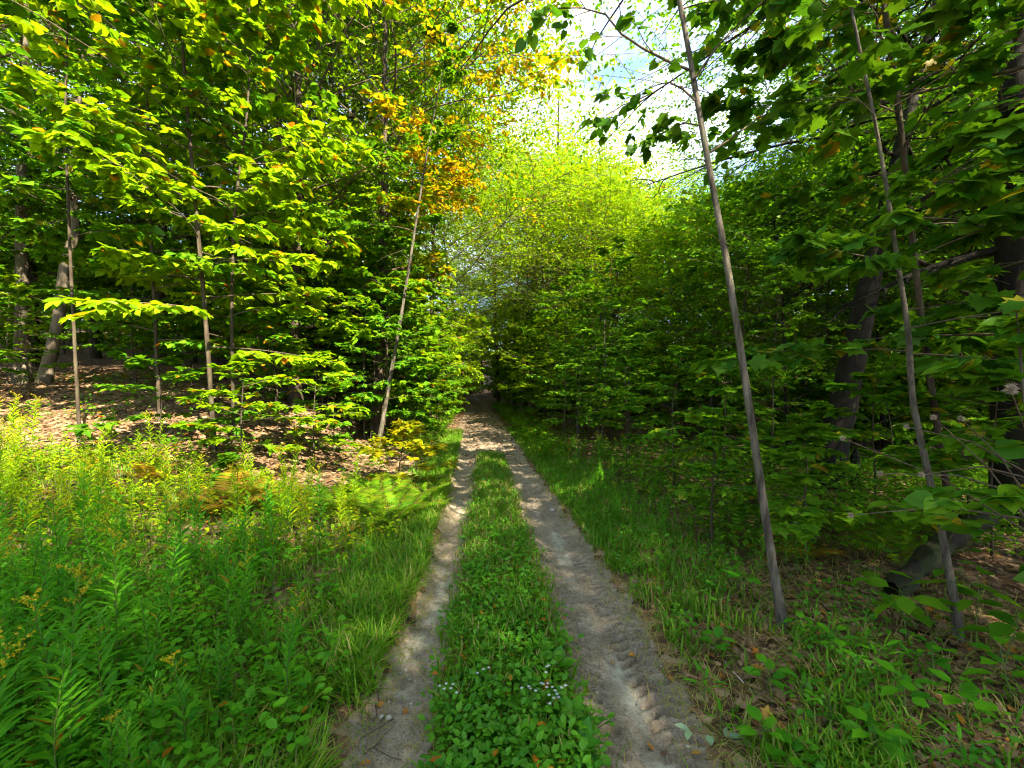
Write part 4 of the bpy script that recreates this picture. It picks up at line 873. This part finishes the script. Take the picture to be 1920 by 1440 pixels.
# shrub on the far right with pale undersides and fluffy dried heads
sh = [np.array(at(1990, 2.1)), (2.75, 2.15, .9), (2.65, 2.2, 1.4), (2.6, 2.2, 2.0)]
t, g = near_tree('viburnum_shrub', 'shrub with big soft leaves and pale fluffy seed heads at the right edge', 611, sh, [.012, .01, .008, .004], T_HEART, 'leaf_shade', 'bark_grey', 160, n_limb=12, z0=.15, z1=.95,
                 length=bell(.75, .8), n2=4, n3=2, nl=3, leaf=.11, elev=(0, 40), droop=-.1, ldroop=.3, nj=.4, aut=few(.04), k=6)
rg = np.random.default_rng(612)
for i, q in enumerate([px(1750, 782, 2.15), px(1802, 785, 2.2), px(1650, 888, 2.3), px(1728, 890, 2.2), px(1580, 822, 2.4), px(1595, 966, 2.3), px(1895, 730, 1.9), px(1700, 800, 2.3)]):
    m = 220; dd = unit(rg.normal(0, 1, (m, 3))); s = .017 if i != 6 else .03
    v, f, tt = blades(T_NEEDLE, np.zeros((m, 3)) + dd * s * .15, dd + rg.normal(0, .6, (m, 3)), rg.normal(0, 1, (m, 3)), s * rg.uniform(.4, 1.1, m), rg.random(m))
    o = add('seed_head', mk_mesh('seed_head', v, f, M['seed_head'], tt), t, Vector(q - np.array(at(1990, 2.1))))
    # its own twig back into the shrub
    a_ = q - np.array(at(1990, 2.1)); b_ = np.array((-.02, .06, .75 + .1 * i % .4)); mdl = (a_ + b_) / 2 + (0, 0, .06)
    add('branch', mk_mesh('branch', *tubes(np.array([[b_, mdl, a_]]), np.array([[.006, .004, .002]]), 5), M['twig'], smooth=True), t)

# ------------------------------------------------------------------ small things on the ground
rg = np.random.default_rng(700)
def on_ground(x, y):
    """the ground point seen at a photo pixel"""
    d = CAM_H * FPX / (y - 720)
    for _ in range(8): d = (CAM_H - float(H((x - 960) / FPX * d, d))) * FPX / (y - 720)
    return ((x - 960) / FPX * d, d, float(H((x - 960) / FPX * d, d)))
def stone_mesh(seed):
    import bmesh
    bm = bmesh.new(); bmesh.ops.create_icosphere(bm, subdivisions=2, radius=1); r = np.random.default_rng(seed); f = r.normal(0, 1, (3, 3))
    for v in bm.verts:
        c = np.array(v.co); k = 1 + .12 * math.sin(f[0] @ c * 2) + .10 * math.sin(f[1] @ c * 3)
        v.co = Vector((c * k * (1, .78, .55)).tolist())
    for p in bm.faces: p.smooth = True
    me = bpy.data.meshes.new('stone'); bm.to_mesh(me); bm.free(); me.materials.append(M['stone']); return me
STN = [stone_mesh(i) for i in range(4)]
def stone(x, y, s, label, group=None):
    p = on_ground(x, y); o = add('stone', STN[int(rg.integers(0, 4))], None, (p[0], p[1], p[2] + s * .2)); o.scale = (s, s, s); o.rotation_euler = (rg.normal(0, .2), rg.normal(0, .2), rg.random() * 6.28)
    tag(o, label, 'stone', group)
for x, y, s in [(768, 1276, .013), (716, 1346, .018), (728, 1347, .018), (729, 1317, .010), (778, 1279, .009), (760, 1258, .014), (750, 1264, .012), (812, 1364, .012), (700, 1400, .01), (770, 1320, .009), (745, 1300, .008), (715, 1265, .010)]:
    stone(x, y, s, 'small rounded pebble lying in the left wheel rut', 'pebbles in the left rut')
stone(1035, 958, .05, 'flat pale stone half sunk in the right wheel rut')
for x, y, s in [(1120, 1300, .01), (1175, 1340, .008), (1240, 1250, .008), (1200, 1180, .009), (1130, 1255, .01), (1290, 1400, .012)]:
    stone(x, y, s, 'tiny stone in the lug marks of the right wheel rut', 'stones in the right rut')
FL = []
for i, T in enumerate((T_LOBED, T_OVATE, T_MAPLE, T_LOBED)):
    v = T[0].copy(); r = np.random.default_rng(800 + i); v[:, 2] += .22 * v[:, 1] ** 2 * r.uniform(-1, 3) + .15 * (v[:, 0] - .4) ** 2 * r.uniform(0, 3) + .05
    for a_, c_ in (('brown', (.35, 0)), ('orange', (.2, .8)), ('yellow', (.9, .9)), ('tan', (.95, 0))):
        FL.append((a_, mk_mesh('fallen_leaf', v, T[1], M['litter'], np.tile(c_, (len(v), 1)))))
def fallen(x, y, s, kind, label, group=None):
    p = on_ground(x, y); c = [m for k, m in FL if k == kind]
    o = add('fallen_leaf', c[int(rg.integers(0, len(c)))], None, (p[0], p[1], p[2] + .006)); o.scale = (s, s, s); o.rotation_euler = (rg.normal(0, .22), rg.normal(0, .22), rg.random() * 6.28); tag(o, label, 'leaf', group)
fallen(982, 1418, .075, 'orange', 'crumpled orange brown leaf in the green at the near end of the crown')
fallen(366, 1168, .07, 'yellow', 'large yellow leaf caught upright in the left meadow')
for x, y, k in [(1225, 1412, 'yellow'), (1240, 1420, 'tan'), (1190, 1232, 'orange'), (1250, 1270, 'orange'), (1315, 1415, 'orange'), (762, 1330, 'orange'), (715, 1328, 'orange'), (675, 1435, 'orange'), (668, 1390, 'brown'), (1065, 1275, 'orange'), (1150, 1250, 'brown')]:
    fallen(x, y, .05, k, 'small curled dead leaf lying on the bare wheel ruts', 'dead leaves on the ruts')
for i in range(150):
    x, y = rg.uniform(1260, 1910), rg.uniform(1150, 1435)
    if x - 1110 < (y - 1030) * .75: continue
    fallen(x, y, rg.uniform(.05, .085), ['brown', 'tan', 'brown', 'orange', 'tan'][int(rg.integers(0, 5))], 'dry leaf lying flat on the shaded ground right of the track', 'dry leaves right of the track')
# the dropped sprig with pale leaf undersides
t = thing('fallen_sprig', 'dropped sprig with pale grey green leaves on the edge of the right rut', 'sprig', on_ground(1340, 1385))
cs = np.array([(-.10, .03, .012), (-.03, .0, .018), (.05, -.01, .016), (.11, -.03, .012)]); add('twig', mk_mesh('twig', *tubes(cs[None], np.array([[.0025, .0025, .002, .0015]]), 5), M['stem_red'], smooth=True), t)
Pq = np.array([cs[0], cs[0], cs[1], cs[2], cs[2], cs[3]]); Dq = np.array([(-1, .6, .1), (-.6, -.9, .05), (-.2, -1, .05), (.4, 1, .1), (1, -.1, .1), (.8, -.8, .05)]); Nq = np.tile((0, 0, 1.), (6, 1)) + rg.normal(0, .15, (6, 3))
leaf_objs(t, (Pq, Dq, Nq, np.array([.07, .065, .06, .05, .085, .06])), range(6), T_OVATE, 'pale_leaf')
# small white asters
for i, (x, y) in enumerate([(1005, 1330), (1020, 1342), (1035, 1335), (1048, 1322), (1015, 1318), (1050, 1345), (990, 1350), (842, 1345), (838, 1325), (1030, 1300), (905, 1290), (1042, 1360)]):
    p = on_ground(x, y); r = np.random.default_rng(900 + i); hh = r.uniform(.09, .15)
    t = thing('aster', 'tiny white aster flowering in the grass between the ruts', 'flower', p, r.random() * 6, 1., 'white asters between the ruts')
    add('stem', mk_mesh('stem', *tubes(np.array([[(0, 0, -.02), (.005, 0, hh * .5), (.01, .01, hh)]]), np.array([[.0015, .0012, .001]]), 4), M['stem_green'], smooth=True), t)
    hd = []
    for c0 in [(.01, .01, hh), (.035, -.01, hh * .9), (-.02, .025, hh * .95)]:
        m = 9; az = np.arange(m) * 6.283 / m; D = np.stack([np.cos(az), np.sin(az), .25 + 0 * az], 1); hd.append(blades(T_LANCE, np.tile(c0, (m, 1)), D, np.tile((0, 0, 1.), (m, 1)), np.full(m, .011), r.random(m)))
    for v, f, tt in hd: add('blossom', mk_mesh('blossom', v, f, M['petal'], tt), t)
# twigs on the ground
for i in range(26):
    x, y = (rg.uniform(1250, 1900), rg.uniform(1180, 1430)) if i % 2 else (rg.uniform(650, 720), rg.uniform(1180, 1420))
    p = on_ground(x, y); l = rg.uniform(.10, .3); c = np.stack([np.linspace(-l / 2, l / 2, 5), rg.normal(0, .008, 5), .008 + rg.uniform(0, .008, 5)], 1)
    o = add('fallen_twig', mk_mesh('fallen_twig', *tubes(c[None], np.linspace(.003, .0012, 5)[None], 5), M['twig'], smooth=True), None, p); o.rotation_euler = (0, 0, rg.random() * 6.28)
    tag(o, 'thin dead twig lying on the ground beside the ruts', 'twig', 'dead twigs on the ground')
